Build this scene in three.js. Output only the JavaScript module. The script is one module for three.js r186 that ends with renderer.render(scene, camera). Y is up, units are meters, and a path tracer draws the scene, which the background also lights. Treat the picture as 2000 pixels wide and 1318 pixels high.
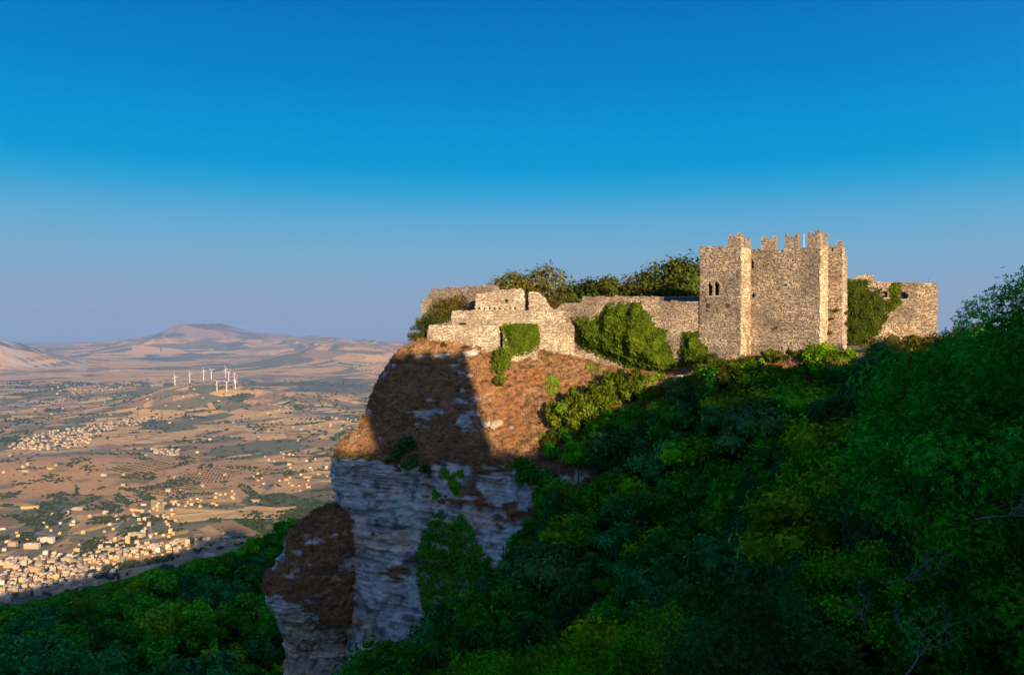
import * as THREE from 'three';
import { mergeGeometries } from 'three/addons/utils/BufferGeometryUtils.js';
import { MarchingCubes } from 'three/addons/objects/MarchingCubes.js';

// ---------- camera, sky, sun, exposure ----------
const scene = new THREE.Scene();
const PXF = 1570, HORIZON = 640, PITCH = -Math.atan(19 / PXF);        // focal length in photograph pixels; eye level lies on row 640
const camera = new THREE.PerspectiveCamera(2 * Math.atan(659 / PXF) * 180 / Math.PI, 2000 / 1318, 0.5, 90000);
camera.position.set(0, 0, 0);
camera.rotation.x = PITCH;
const renderer = new THREE.WebGLRenderer({ antialias: true });
renderer.setSize(1024, 674);
renderer.toneMapping = THREE.LinearToneMapping;
const EXPOSURE = 1.85;
renderer.toneMappingExposure = EXPOSURE;
renderer.shadowMap.enabled = true;
const SUN = new THREE.Vector3(585 / PXF, 419 / PXF, 1).normalize();     // towards the low sun behind the viewer's right shoulder
const sun = new THREE.DirectionalLight(new THREE.Color().setRGB(1.0, 0.73, 0.45), 5.0);
sun.position.copy(SUN).multiplyScalar(400);
sun.target.position.set(0, 0, -60);
sun.position.add(sun.target.position);
sun.castShadow = true;
sun.shadow.mapSize.set(4096, 4096);
Object.assign(sun.shadow.camera, { left: -150, right: 150, top: 150, bottom: -150, near: 1, far: 1200 });
sun.shadow.radius = 1;
scene.add(sun, sun.target);
{
  // clear evening sky: colour by height above the horizon, plus the added aureole (photograph values, made linear)
  const stops = [[-90, 122, 140, 166], [0, 143, 160, 188], [2, 141, 165, 195], [5, 122, 171, 205], [7.5, 94, 170, 212], [9.5, 46, 162, 214], [11, 8, 154, 214], [13.5, 2, 146, 211], [17, 2, 131, 203], [22, 2, 113, 192], [35, 2, 98, 180], [60, 2, 86, 168], [90, 2, 82, 164]];
  const lin = (c) => { c /= 255; return c <= 0.04045 ? c / 12.92 : Math.pow((c + 0.055) / 1.055, 2.4); };
  const W = 512, H = 512, data = new Float32Array(W * H * 4);
  for (let r = 0; r < H; r++) {
    const el = ((r + 0.5) / H - 0.5) * 180;
    let k = 0;
    while (k < stops.length - 2 && el > stops[k + 1][0]) k++;
    const a = stops[k], b = stops[k + 1];
    let t = Math.min(1, Math.max(0, (el - a[0]) / (b[0] - a[0])));
    for (let c = 0; c < W; c++) {
      // aureole of the low sun, added out of view to warm the shade
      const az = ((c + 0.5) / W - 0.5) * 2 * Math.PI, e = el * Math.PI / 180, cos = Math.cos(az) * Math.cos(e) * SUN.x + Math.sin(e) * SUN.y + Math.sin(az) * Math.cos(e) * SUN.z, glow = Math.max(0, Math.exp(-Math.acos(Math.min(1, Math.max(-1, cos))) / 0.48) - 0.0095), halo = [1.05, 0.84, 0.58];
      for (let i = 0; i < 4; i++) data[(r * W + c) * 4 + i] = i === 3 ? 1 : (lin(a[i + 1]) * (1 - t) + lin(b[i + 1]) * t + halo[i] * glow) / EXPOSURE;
    }
  }
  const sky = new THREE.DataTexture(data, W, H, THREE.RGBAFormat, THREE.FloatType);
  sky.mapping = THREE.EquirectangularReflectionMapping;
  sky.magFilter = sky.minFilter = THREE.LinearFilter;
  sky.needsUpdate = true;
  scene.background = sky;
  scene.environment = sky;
}
scene.fog = new THREE.FogExp2(new THREE.Color().setRGB(0.33, 0.55, 0.98), 3.0e-5);

// ---------- helpers ----------
const V3 = (x, y, z) => new THREE.Vector3(x, y, z);
function rngOf(seed) { let s = seed | 0; return () => { s = (s + 0x6d2b79f5) | 0; let t = Math.imul(s ^ (s >>> 15), 1 | s); t = (t + Math.imul(t ^ (t >>> 7), 61 | t)) ^ t; return ((t ^ (t >>> 14)) >>> 0) / 4294967296; }; }
const hash = (x, y, z) => { let h = Math.imul(x | 0, 374761393) + Math.imul(y | 0, 668265263) + Math.imul(z | 0, 2147483647 ^ 0x5bd1e995); h = Math.imul(h ^ (h >>> 13), 1274126177); h ^= h >>> 16; return (h >>> 0) / 4294967296; };
const fade = (t) => t * t * (3 - 2 * t), mixn = (a, b, t) => a + (b - a) * t, clamp = (x, a = 0, b = 1) => Math.min(b, Math.max(a, x));
const sstep = (a, b, x) => fade(clamp((x - a) / (b - a)));
function noise(x, y, z) {                                              // value noise, -1..1
  const ix = Math.floor(x), iy = Math.floor(y), iz = Math.floor(z), u = fade(x - ix), v = fade(y - iy), w = fade(z - iz);
  const L = (k) => mixn(mixn(hash(ix, iy, iz + k), hash(ix + 1, iy, iz + k), u), mixn(hash(ix, iy + 1, iz + k), hash(ix + 1, iy + 1, iz + k), u), v);
  return mixn(L(0), L(1), w) * 2 - 1;
}
function fbm(x, y, z, n = 4) { let s = 0, a = 0.5; for (let i = 0; i < n; i++) { s += a * noise(x, y, z); x = x * 2.03 + 17.1; y = y * 2.03 + 9.2; z = z * 2.03 + 5.7; a *= 0.5; } return s; }
function table(list, x) { if (x <= list[0][0]) return list[0][1]; for (let i = 1; i < list.length; i++) if (x <= list[i][0]) return mixn(list[i - 1][1], list[i][1], (x - list[i - 1][0]) / (list[i][0] - list[i - 1][0])); return list[list.length - 1][1]; }
const FWD = V3(0, Math.sin(PITCH), -Math.cos(PITCH)), UPV = V3(0, Math.cos(PITCH), Math.sin(PITCH));
const rayOf = (px, py) => V3((px - 1000) / PXF, 0, 0).addScaledVector(UPV, (659 - py) / PXF).add(FWD);
const at = (px, py, depth) => { const r = rayOf(px, py); return r.multiplyScalar(depth / -r.z); };
const pixel = (p) => { const f = p.dot(FWD); return [1000 + p.x / f * PXF, 659 - p.dot(UPV) / f * PXF]; };
const rgb = (r, g, b) => new THREE.Color().setRGB(r, g, b);
const std = (c, o = {}) => new THREE.MeshStandardMaterial({ color: c, roughness: 0.95, metalness: 0, ...o });
const taken = {};
function numbered(name) { const n = (taken[name] = (taken[name] ?? -1) + 1); return n ? name + '_' + String(n).padStart(3, '0') : name; }
function shade(o) { o.castShadow = o.receiveShadow = true; return o; }
function part(name, geometry, material, parent) { const m = shade(new THREE.Mesh(geometry, material)); m.name = name; parent.add(m); return m; }
function thing(name, label, category, group, p = [0, 0, 0], turn = 0) {
  const o = new THREE.Group(); o.name = numbered(name); o.position.set(...p); o.rotation.y = turn; o.userData = { label, category, kind: 'thing' }; if (group) o.userData.group = group; scene.add(o); return o;
}
function solid(name, geometry, material, label, category, group) { const m = shade(new THREE.Mesh(geometry, material)); m.name = numbered(name); m.userData = { label, category, kind: 'thing' }; if (group) m.userData.group = group; scene.add(m); return m; }
function structure(name, geometry, material) { const m = shade(new THREE.Mesh(geometry, material)); m.name = numbered(name); m.userData.kind = 'structure'; scene.add(m); return m; }
class Soup {                                                           // collects triangles with a colour each
  constructor(withUv) { this.p = []; this.c = []; this.i = []; this.uv = withUv ? [] : null; }
  v(x, y, z, c) { this.p.push(x, y, z); if (c) this.c.push(c[0], c[1], c[2]); return this.p.length / 3 - 1; }
  quad(a, b, c, d) { this.i.push(a, b, c, a, c, d); }
  tri(a, b, c) { this.i.push(a, b, c); }
  geometry() {
    const g = new THREE.BufferGeometry();
    g.setAttribute('position', new THREE.Float32BufferAttribute(this.p, 3));
    if (this.c.length) g.setAttribute('color', new THREE.Float32BufferAttribute(this.c, 3));
    g.setIndex(this.i);
    g.computeVertexNormals();
    return g;
  }
}
function box(x0, x1, y0, y1, z0, z1) { const g = new THREE.BoxGeometry(x1 - x0, y1 - y0, z1 - z0); g.translate((x0 + x1) / 2, (y0 + y1) / 2, (z0 + z1) / 2); return g; }
function tube(points, r0, r1, sides = 6) {                              // a tapered tube through points
  const s = new Soup(), n = points.length, up = V3(0.13, 0.31, 0.94);
  for (let k = 0; k < n; k++) {
    const t = points[Math.min(n - 1, k + 1)].clone().sub(points[Math.max(0, k - 1)]).normalize(), a = t.clone().cross(up).normalize(), b = t.clone().cross(a), r = mixn(r0, r1, k / (n - 1));
    for (let j = 0; j < sides; j++) { const q = j / sides * Math.PI * 2, p = points[k].clone().addScaledVector(a, Math.cos(q) * r).addScaledVector(b, Math.sin(q) * r); s.v(p.x, p.y, p.z); }
    if (k) for (let j = 0; j < sides; j++) { const o = (k - 1) * sides, e = k * sides, q = (j + 1) % sides; s.quad(o + j, o + q, e + q, e + j); }
  }
  const c = s.v(points[n - 1].x, points[n - 1].y, points[n - 1].z), e = (n - 1) * sides;
  for (let j = 0; j < sides; j++) s.tri(e + j, e + (j + 1) % sides, c);
  return s.geometry();
}
function inside(poly, x, y) { let w = false; for (let i = 0, j = poly.length - 1; i < poly.length; j = i++) { const [xi, yi] = poly[i], [xj, yj] = poly[j]; if (yi > y !== yj > y && x < (xj - xi) * (y - yi) / (yj - yi) + xi) w = !w; } return w; }
function edgeDistance(poly, x, y) { let d = 1e9; for (let i = 0, j = poly.length - 1; i < poly.length; j = i++) { const [ax, ay] = poly[j], [bx, by] = poly[i], dx = bx - ax, dy = by - ay, t = clamp(((x - ax) * dx + (y - ay) * dy) / (dx * dx + dy * dy || 1)); d = Math.min(d, Math.hypot(x - ax - t * dx, y - ay - t * dy)); } return d; }

// ---------- the mountain and the valley ----------
// ground heights (x, z, y), eye level = 0
const GROUND = [
  [0, 5, -1.7], [0, -1, -2.2], [3, -9, -9.5], [5.4, -28, -18], [0, -50, -28], [-16, -85, -45], [-8, -93, -40], [0, -97, -35], [10, -92, -23], [18.5, -88, -18], [28.7, -88, -13], [40, -80, -10.5],
  [20, -62, -20.5], [17.8, -40, -15.5], [17, -28, -10.5], [24, -30, -7], [8.7, -16, -12], [32, -50, -9.5], [48, -72, -8.5], [60, -88, -8],
  [-15, -112, -60], [-5, -108, -50], [-25, -112, -68], [5, -114, -45], [30, -112, -30], [50, -112, -25],
  [40, -165, -70], [0, -175, -85], [-40, -150, -78], [-45, -115, -68], [90, -110, -24],
  [-70, -110, -56], [-76, -170, -74], [-134, -300, -95], [-178, -280, -107], [-76, -260, -75], [-62, -250, -66], [-39.5, -135, -66], [-30, -90, -50],
  [-60, -50, -33], [-20, -40, -26], [-30, 0, -9], [-100, 0, -30], [-200, 0, -68], [-400, 0, -140], [-200, -150, -88], [-330, -250, -140],
  [0, 60, 0], [0, 200, 4], [60, 15, 7], [110, 40, 12], [-60, 60, -12], [36, -8, -1], [60, -40, -3], [75, -72, -6], [-150, 200, -40], [150, 200, 5], [-60, -400, -110], [60, -300, -110], [150, -150, -60],
];
const rbf = (r2) => Math.sqrt(r2 + 100);
const WEIGHTS = (() => {
  const n = GROUND.length, A = GROUND.map(([x, z], i) => [...GROUND.map(([u, w]) => rbf((x - u) ** 2 + (z - w) ** 2)), 1, GROUND[i][2]]);
  A.push([...GROUND.map(() => 1), 0, 0]);
  for (let c = 0; c <= n; c++) {
    let best = c;
    for (let r = c + 1; r <= n; r++) if (Math.abs(A[r][c]) > Math.abs(A[best][c])) best = r;
    [A[c], A[best]] = [A[best], A[c]];
    for (let r = 0; r <= n; r++) if (r !== c) { const f = A[r][c] / A[c][c]; if (f) for (let k = c; k <= n + 1; k++) A[r][k] -= f * A[c][k]; }
  }
  return A.map((row, i) => row[n + 1] / row[i]);
})();
function nearGround(x, z) { let s = WEIGHTS[GROUND.length]; for (let i = 0; i < GROUND.length; i++) s += WEIGHTS[i] * rbf((x - GROUND[i][0]) ** 2 + (z - GROUND[i][1]) ** 2); return s; }
function dome(x, z) {
  const dx = x + 20, dz = z - 60, rho = Math.hypot(dx, dz), ahead = clamp(-dz / (rho + 1)), slope = mixn(0.30, 0.44, sstep(0.3, 0.9, ahead));
  return -24 - 0.30 * Math.min(260, Math.max(0, rho - 110)) - slope * Math.max(0, rho - 370) + fbm(x / 180, 3.3, z / 180, 3) * 26 * sstep(200, 700, rho);
}
function mountainY(x, z) {
  const w = sstep(240, 430, Math.hypot(x + 60, (z + 120) * 0.95));
  const a = w < 1 ? nearGround(x, z) + fbm(x / 9, 1.7, z / 9, 3) * 0.7 : 0;
  return w <= 0 ? a : mixn(a, dome(x, z), w);
}
// far silhouettes: crest heights read along x at a given distance
function ridge(list, depth) { return list.map(([px, py]) => [(px - 1000) / PXF * depth, (HORIZON - py) / PXF * depth]); }
const CREST_A = ridge([[-700, 690], [60, 712], [130, 697], [200, 684], [260, 674], [330, 665], [362, 653], [384, 642], [400, 637], [418, 640], [440, 646], [480, 658], [540, 664], [600, 668], [650, 669], [700, 675], [780, 682], [1000, 676], [1400, 690], [2600, 700]], 24000);
const CREST_B = ridge([[-900, 640], [-200, 650], [0, 668], [30, 681], [60, 696], [100, 712], [135, 728], [200, 800], [2600, 800]], 14000);
const CREST_C = ridge([[-500, 720], [540, 720], [590, 667], [615, 659], [637, 655], [655, 659], [680, 668], [760, 690], [2600, 700]], 34000);
const CREST_D = ridge([[-600, 800], [420, 760], [520, 700], [580, 690], [640, 677], [700, 673], [760, 681], [820, 686], [1100, 690], [2600, 720]], 16500);
const CREST_T = ridge([[-300, 800], [200, 790], [300, 766], [345, 752], [420, 752], [470, 756], [560, 768], [700, 790], [2600, 800]], 7400);
const PLAIN = -690;
function valleyY(x, z) {
  const d = -z, r = Math.hypot(x, z);
  let y = PLAIN + fbm(x / 1900, 0.3, z / 1900, 4) * mixn(6, 75, sstep(3200, 9000, r)) + fbm(x / 420, 5.3, z / 420, 3) * mixn(4, 16, sstep(2600, 6000, r));
  y += 55 * Math.exp(-(((x + 2150) / 700) ** 2 + ((z + 3900) / 420) ** 2));
  const bump = (list, depth, width, rough) => { const e = (d - depth) / width; if (Math.abs(e) > 3.2) return; const top = table(list, x) + rough * (1 - 2 * Math.abs(fbm(x / 1700, 7.7, z / 1700, 6))) * Math.min(1, 0.16 + Math.abs(e) * 2.2); const k = Math.exp(-e * e * 1.3); y = Math.max(y, PLAIN + (top - PLAIN) * k); };
  bump(CREST_T, 7400, 800, 14);
  bump(CREST_B, 14000, 1900, 70);
  bump(CREST_D, 16500, 2600, 110);
  bump(CREST_A, 24000, 4200, 260);
  bump(CREST_C, 34000, 1500, 40);
  return y;
}
const terrainY = (x, z) => Math.max(mountainY(x, z), valleyY(x, z));
function groundHit(px, py, from = 1200) {                                // where the line of sight through a photograph pixel meets the valley
  const r = rayOf(px, py); let a = from;
  for (let d = from; d < 60000; d *= 1.004) { if (r.y * d / -r.z < terrainY(r.x * d / -r.z, -d)) { let lo = a, hi = d; for (let k = 0; k < 12; k++) { const m = (lo + hi) / 2; if (r.y * m / -r.z < terrainY(r.x * m / -r.z, -m)) hi = m; else lo = m; } const x = r.x * hi / -r.z; return V3(x, terrainY(x, -hi), -hi); } a = d; }
  return null;
}
// --- what the valley floor is made of: dry stubble, ploughed earth, vines, scrub
const FIELD = [[0.754, 0.446, 0.124], [0.642, 0.372, 0.11], [0.78, 0.512, 0.147], [0.53, 0.297, 0.096], [0.401, 0.223, 0.073], [0.674, 0.387, 0.12], [0.127, 0.133, 0.035], [0.176, 0.162, 0.046], [0.578, 0.33, 0.106], [0.083, 0.104, 0.028], [0.32, 0.207, 0.078], [0.721, 0.413, 0.115], [0.072, 0.15, 0.018]];
function fieldColour(x, z, cell, out) {
  const w = cell * 0.35, wx = x + noise(x / (cell * 2.1), 1.5, z / (cell * 2.1)) * w, wz = z + noise(x / (cell * 2.1), 8.5, z / (cell * 2.1)) * w;
  const zone = noise(x / 2600, 21.5, z / 2600), ca = 0.93, sa = 0.36;
  const u = (wx * ca + wz * sa) / cell, v = (wz * ca - wx * sa) / (cell * 1.25), iu = Math.floor(u), iv = Math.floor(v);
  let f1 = 9, f2 = 9, id = 0;
  for (let i = -1; i <= 1; i++) for (let j = -1; j <= 1; j++) {
    const cx = iu + i + hash(iu + i, iv + j, 3) * 0.9 + 0.05, cy = iv + j + hash(iu + i, iv + j, 7) * 0.9 + 0.05, d = Math.max(Math.abs(u - cx), Math.abs(v - cy)) * 0.75 + 0.25 * Math.hypot(u - cx, v - cy);
    if (d < f1) { f2 = f1; f1 = d; id = hash(iu + i, iv + j, 11); } else if (d < f2) f2 = d;
  }
  // a third of the fields are split into long strips
  let pick = id;
  if (id < 0.42) { const dir = id * 15, s = (x * Math.cos(dir) + z * Math.sin(dir)) / (cell * 0.22); pick = hash(Math.floor(s), Math.floor(id * 1e5), 5); }
  let k = Math.floor(pick * FIELD.length);
  if (k === 12 && id > 0.35) k = 1;
  const f = FIELD[k], fine = 1 + 0.16 * noise(x / 19, 2.5, z / 19) + 0.14 * noise(x / 70, 4.5, z / 70);
  let r = f[0] * fine, g = f[1] * fine, b = f[2] * fine;
  const scrub = sstep(0.06, 0.34, fbm(x / 240, 31.5, z / 240, 4) + 0.28 * zone);           // rough grazing with bushes
  const sg = 0.5 + 0.5 * noise(x / 26, 12.5, z / 26);
  r = mixn(r, mixn(0.30, 0.10, sg), scrub * 0.8); g = mixn(g, mixn(0.175, 0.105, sg), scrub * 0.8); b = mixn(b, mixn(0.075, 0.032, sg), scrub * 0.8);
  const edge = (f2 - f1) * cell, hedge = sstep(11 + cell * 0.016, 4, edge) * sstep(-0.35, 0.15, noise(x / 160, 41.5, z / 160));
  r = mixn(r, 0.055, hedge); g = mixn(g, 0.075, hedge); b = mixn(b, 0.032, hedge);
  const tr = sstep(6, 2, Math.abs(edge - 3)) * sstep(0.3, 0.5, noise(x / 500, 51.5, z / 500));
  r = mixn(r, 0.5, tr * 0.6); g = mixn(g, 0.36, tr * 0.6); b = mixn(b, 0.24, tr * 0.6);
  out[0] = r; out[1] = g; out[2] = b;
}
const toS = (c) => Math.round(255 * (c <= 0.0031308 ? 12.92 * c : 1.055 * Math.pow(c, 1 / 2.4) - 0.055));
function groundTexture(x0, x1, z0, z1, N, colourAt) {
  const d = new Uint8Array(N * N * 4), c = [0, 0, 0];
  for (let j = 0; j < N; j++) for (let i = 0; i < N; i++) { colourAt(mixn(x0, x1, (i + 0.5) / N), mixn(z0, z1, (j + 0.5) / N), c); const o = (j * N + i) * 4; d[o] = toS(clamp(c[0])); d[o + 1] = toS(clamp(c[1])); d[o + 2] = toS(clamp(c[2])); d[o + 3] = 255; }
  const t = new THREE.DataTexture(d, N, N); t.colorSpace = THREE.SRGBColorSpace; t.magFilter = THREE.LinearFilter; t.minFilter = THREE.LinearFilter; t.wrapS = t.wrapT = THREE.MirroredRepeatWrapping; t.needsUpdate = true; return t;
}
const NEAR_BOX = [-6500, 500, -9500, -1500], FAR_BOX = [-30000, 6000, -42000, -6000];
// the scrubby brown hillside east of the town
const hillside = (x, z) => Math.exp(-(((x + 1900) / 1000) ** 2 + ((z + 3700) / 640) ** 2));
const nearTexture = groundTexture(...NEAR_BOX, 2048, (x, z, c) => {
  fieldColour(x, z, 210, c);
  const h = sstep(0.4, 0.7, hillside(x, z) + 0.25 * fbm(x / 300, 61.5, z / 300, 3));
  if (h > 0) { const s = sstep(-0.05, 0.4, fbm(x / 90, 71.5, z / 90, 4)), q = 1 + 0.2 * noise(x / 14, 81.5, z / 14); c[0] = mixn(c[0], mixn(0.47, 0.16, s) * q, h); c[1] = mixn(c[1], mixn(0.26, 0.13, s) * q, h); c[2] = mixn(c[2], mixn(0.09, 0.035, s) * q, h); }
  const town = sstep(3000, 2500, -z) * sstep(0.05, 0.3, 0.2 + fbm(x / 120, 91.5, z / 120, 3));
  if (town > 0) { const q = 0.5 + 0.5 * noise(x / 11, 3.1, z / 11); c[0] = mixn(c[0], mixn(0.24, 0.13, q), town * 0.7); c[1] = mixn(c[1], mixn(0.17, 0.12, q), town * 0.7); c[2] = mixn(c[2], mixn(0.085, 0.04, q), town * 0.7); }
});
const farTexture = groundTexture(...FAR_BOX, 2048, (x, z, c) => {
  fieldColour(x, z, 640, c);
  const high = sstep(-420, -180, valleyY(x, z));
  if (high > 0) { const n = fbm(x / 900, 15.5, z / 900, 4), wood = sstep(-0.06, 0.06, n), q = 1 + 0.2 * noise(x / 130, 6.5, z / 130); c[0] = mixn(c[0], mixn(0.33, 0.07, wood) * q, high); c[1] = mixn(c[1], mixn(0.20, 0.085, wood) * q, high); c[2] = mixn(c[2], mixn(0.14, 0.06, wood) * q, high); }
  if (z > -17000 && x / -z < -0.53) { const pale = sstep(0.12, 0.3, fbm(x / 500, 25.5, z / 160, 4)); c[0] = mixn(c[0], 0.62, pale); c[1] = mixn(c[1], 0.5, pale); c[2] = mixn(c[2], 0.38, pale); }
});
function valleySheet(r0, r1, uvBox) {
  const rings = []; for (let r = r0; r < r1; r *= 1.016) rings.push(r); rings.push(r1);
  const dirs = []; for (let a = -180; a < 180; a += a >= -44 && a < 6 ? 0.25 : 4) dirs.push(a * Math.PI / 180);
  const s = new Soup(), uv = [];
  for (const r of rings) for (const a of dirs) { const x = Math.sin(a) * r, z = -Math.cos(a) * r; s.v(x, valleyY(x, z), z); uv.push((x - uvBox[0]) / (uvBox[1] - uvBox[0]), (z - uvBox[2]) / (uvBox[3] - uvBox[2])); }
  const n = dirs.length;
  for (let k = 0; k + 1 < rings.length; k++) for (let j = 0; j < n; j++) { const q = (j + 1) % n; s.quad(k * n + j, k * n + q, (k + 1) * n + q, (k + 1) * n + j); }
  const g = s.geometry(); g.setAttribute('uv', new THREE.Float32BufferAttribute(uv, 2)); return g;
}
structure('valley_ground', valleySheet(1000, 8200, NEAR_BOX), std(0xffffff, { map: nearTexture, roughness: 1 }));
structure('far_terrain', valleySheet(8200, 44000, FAR_BOX), std(0xffffff, { map: farTexture, roughness: 1 }));
{
  const n = 230, s = new Soup(), warp = (t) => 2700 * (0.10 * t + 0.90 * t * t * t);
  for (let j = 0; j <= n; j++) for (let i = 0; i <= n; i++) {
    const x = warp(i / n * 2 - 1) - 20, z = warp(j / n * 2 - 1) - 60, q = 0.5 + 0.5 * fbm(x / 14, 4.4, z / 14, 3), m = 0.8 + 0.4 * hash(i, j, 9);
    s.v(x, mountainY(x, z), z, [mixn(0.03, 0.09, q) * m, mixn(0.06, 0.085, q) * m, mixn(0.012, 0.025, q) * m]);
  }
  for (let j = 0; j < n; j++) for (let i = 0; i < n; i++) { const a = j * (n + 1) + i; s.quad(a, a + n + 1, a + n + 2, a + 1); }
  structure('mountain', s.geometry(), std(0xffffff, { vertexColors: true, roughness: 1 }));
}

// ---------- the rock the castle stands on ----------
const cat = (a, b, c, d, t) => 0.5 * (2 * b + (c - a) * t + (2 * a - 5 * b + 4 * c - d) * t * t + (3 * b - a - 3 * c + d) * t * t * t);
function loft(rows, nu, nv, relief) {                                    // rows of Vector3, smooth both ways, then roughened along the surface's own normals
  const R = rows.length, C = rows[0].length, P = [], get = (r, c, k) => rows[clamp(r, 0, R - 1)][clamp(c, 0, C - 1)].getComponent(k);
  for (let j = 0; j <= nv; j++) for (let i = 0; i <= nu; i++) {
    const v = j / nv * (R - 1), u = i / nu * (C - 1), r = Math.min(R - 2, Math.floor(v)), c = Math.min(C - 2, Math.floor(u)), tv = v - r, tu = u - c, p = [];
    for (let k = 0; k < 3; k++) { const q = []; for (let m = -1; m <= 2; m++) q.push(cat(get(r + m, c - 1, k), get(r + m, c, k), get(r + m, c + 1, k), get(r + m, c + 2, k), tu)); p.push(cat(...q, tv)); }
    P.push(p);
  }
  const g = new THREE.BufferGeometry(), pos = new Float32Array(P.flat()), idx = [];
  for (let j = 0; j < nv; j++) for (let i = 0; i < nu; i++) { const a = j * (nu + 1) + i; idx.push(a, a + 1, a + nu + 2, a, a + nu + 2, a + nu + 1); }
  g.setAttribute('position', new THREE.BufferAttribute(pos, 3)); g.setIndex(idx); g.computeVertexNormals();
  const N = g.attributes.normal, colour = new Float32Array(pos.length), kinds = new Float32Array(pos.length / 3), out = {};
  let flip = 0; for (let i = 0; i < N.count; i++) flip += N.getZ(i);
  flip = flip < 0 ? -1 : 1;
  const base = pos.slice();
  for (let i = 0; i < N.count; i++) {
    const nx = N.getX(i) * flip, ny = N.getY(i) * flip, nz = N.getZ(i) * flip;
    relief(base[i * 3], base[i * 3 + 1], base[i * 3 + 2], ny, (i % (nu + 1)) / nu * (C - 1), Math.floor(i / (nu + 1)) / nv * (R - 1), out);
    pos[i * 3] += nx * out.d; pos[i * 3 + 1] += ny * out.d + (out.up || 0); pos[i * 3 + 2] += nz * out.d;
    colour.set(out.c, i * 3); kinds[i] = out.grass;
  }
  if (flip < 0) for (let k = 0; k < idx.length; k += 3) { const t = idx[k]; idx[k] = idx[k + 1]; idx[k + 1] = t; }
  g.setIndex(idx); g.setAttribute('color', new THREE.BufferAttribute(colour, 3)); g.computeVertexNormals(); g.userData.kinds = kinds;
  return g;
}
function rock(x, y, z, ny, grassBias, warmth, out) {                       // bedded limestone with dry grass on the ledges
  const s = x * 0.8 + z * 0.6, wob = fbm(s / 9, y / 14, 2.2, 3) * 1.3, bed = y + wob + s * 0.05;
  const lay = noise(bed * 0.9, s / 26, 0.5) * 0.35 + noise(bed * 2.7, s / 9, 4.5) * (0.3 + 0.3 * noise(s / 7, y / 6, 44.5)) + noise(bed * 5.5, s / 5, 8.5) * (0.28 + 0.25 * noise(s / 5, y / 4, 54.5)) + noise(s * 1.3, bed * 1.1, 64.5) * 0.22;
  const big = fbm(x / 8, y / 7, z / 8, 4), crack = Math.pow(1 - Math.abs(noise(s / 3.1 + wob * 0.4, y / 13, 11.5)), 9), fine = fbm(x * 1.1, y * 1.6, z * 1.1, 3);
  const patch2 = sstep(0.02, 0.3, fbm(x / 9, y / 3.4, z / 9 + 70, 3)), g0 = grassBias + patch2 * 0.55 + ny * 1.1 + fbm(x / 6, y / 3.4, z / 6, 3) * 0.75 + fbm(x / 1.7, y / 0.7, z / 1.7, 3) * 0.9 + lay * 0.5, grass = sstep(0.38, 0.62, g0);
  const bare = 1 - grass;
  const layer = Math.floor(bed * 1.05), block = hash(layer, Math.floor(s / (1.1 + 1.6 * hash(layer, 3, 5)) + hash(layer, 7, 1) * 9), 4) - 0.5;
  out.d = big * 0.75 + bare * (lay * 0.42 + block * 0.42 - crack * 0.7) + fine * (0.34 + 0.2 * grass) + 0.16 * noise(x * 2.3, y * 3.1, z * 2.3);
  out.grass = grass;
  const grain = 0.78 + 0.44 * hash(Math.round(x * 9), Math.round(y * 9), Math.round(z * 9)), tone = clamp(0.54 + lay * 0.62 + fine * 0.45 + (hash(Math.floor(bed * 1.05), Math.floor(s / 1.9), 6) - 0.5) * 0.4);
  // lichen-grey to chalk limestone, ochre stains, dark mineral streaks down the joints
  let r = mixn(0.14, 0.62, tone) * grain, g = mixn(0.155, 0.665, tone) * grain, b = mixn(0.16, 0.655, tone) * grain;
  const ochre = clamp(sstep(0.05, 0.4, fbm(x / 5, y / 2.2, z / 5 + 30, 3)) * 0.55 + warmth);
  r = mixn(r, r * 1.05 + 0.05, ochre); g = mixn(g, g * 0.82 + 0.01, ochre); b = mixn(b, b * 0.52, ochre);
  const lichen = sstep(0.12, 0.42, fbm(x / 1.3, y / 1.8, z / 1.3 + 9, 3));
  r *= 1 - 0.62 * lichen; g *= 1 - 0.6 * lichen; b *= 1 - 0.58 * lichen;
  const dry = 0.5 + 0.5 * fbm(x / 1.7, y / 1.7, z / 1.7 + 60, 3), rust = sstep(0, 0.5, noise(x / 3.7, y / 3.7, z / 3.7));
  const gr = mixn(0.15, 0.33, dry) * grain, gg = mixn(0.085, 0.185, dry) * mixn(1, 0.80, rust) * grain, gb = mixn(0.042, 0.085, dry) * mixn(1, 0.7, rust) * grain;
  out.c = [mixn(r, gr, grass), mixn(g, gg, grass), mixn(b, gb, grass)];
}
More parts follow.
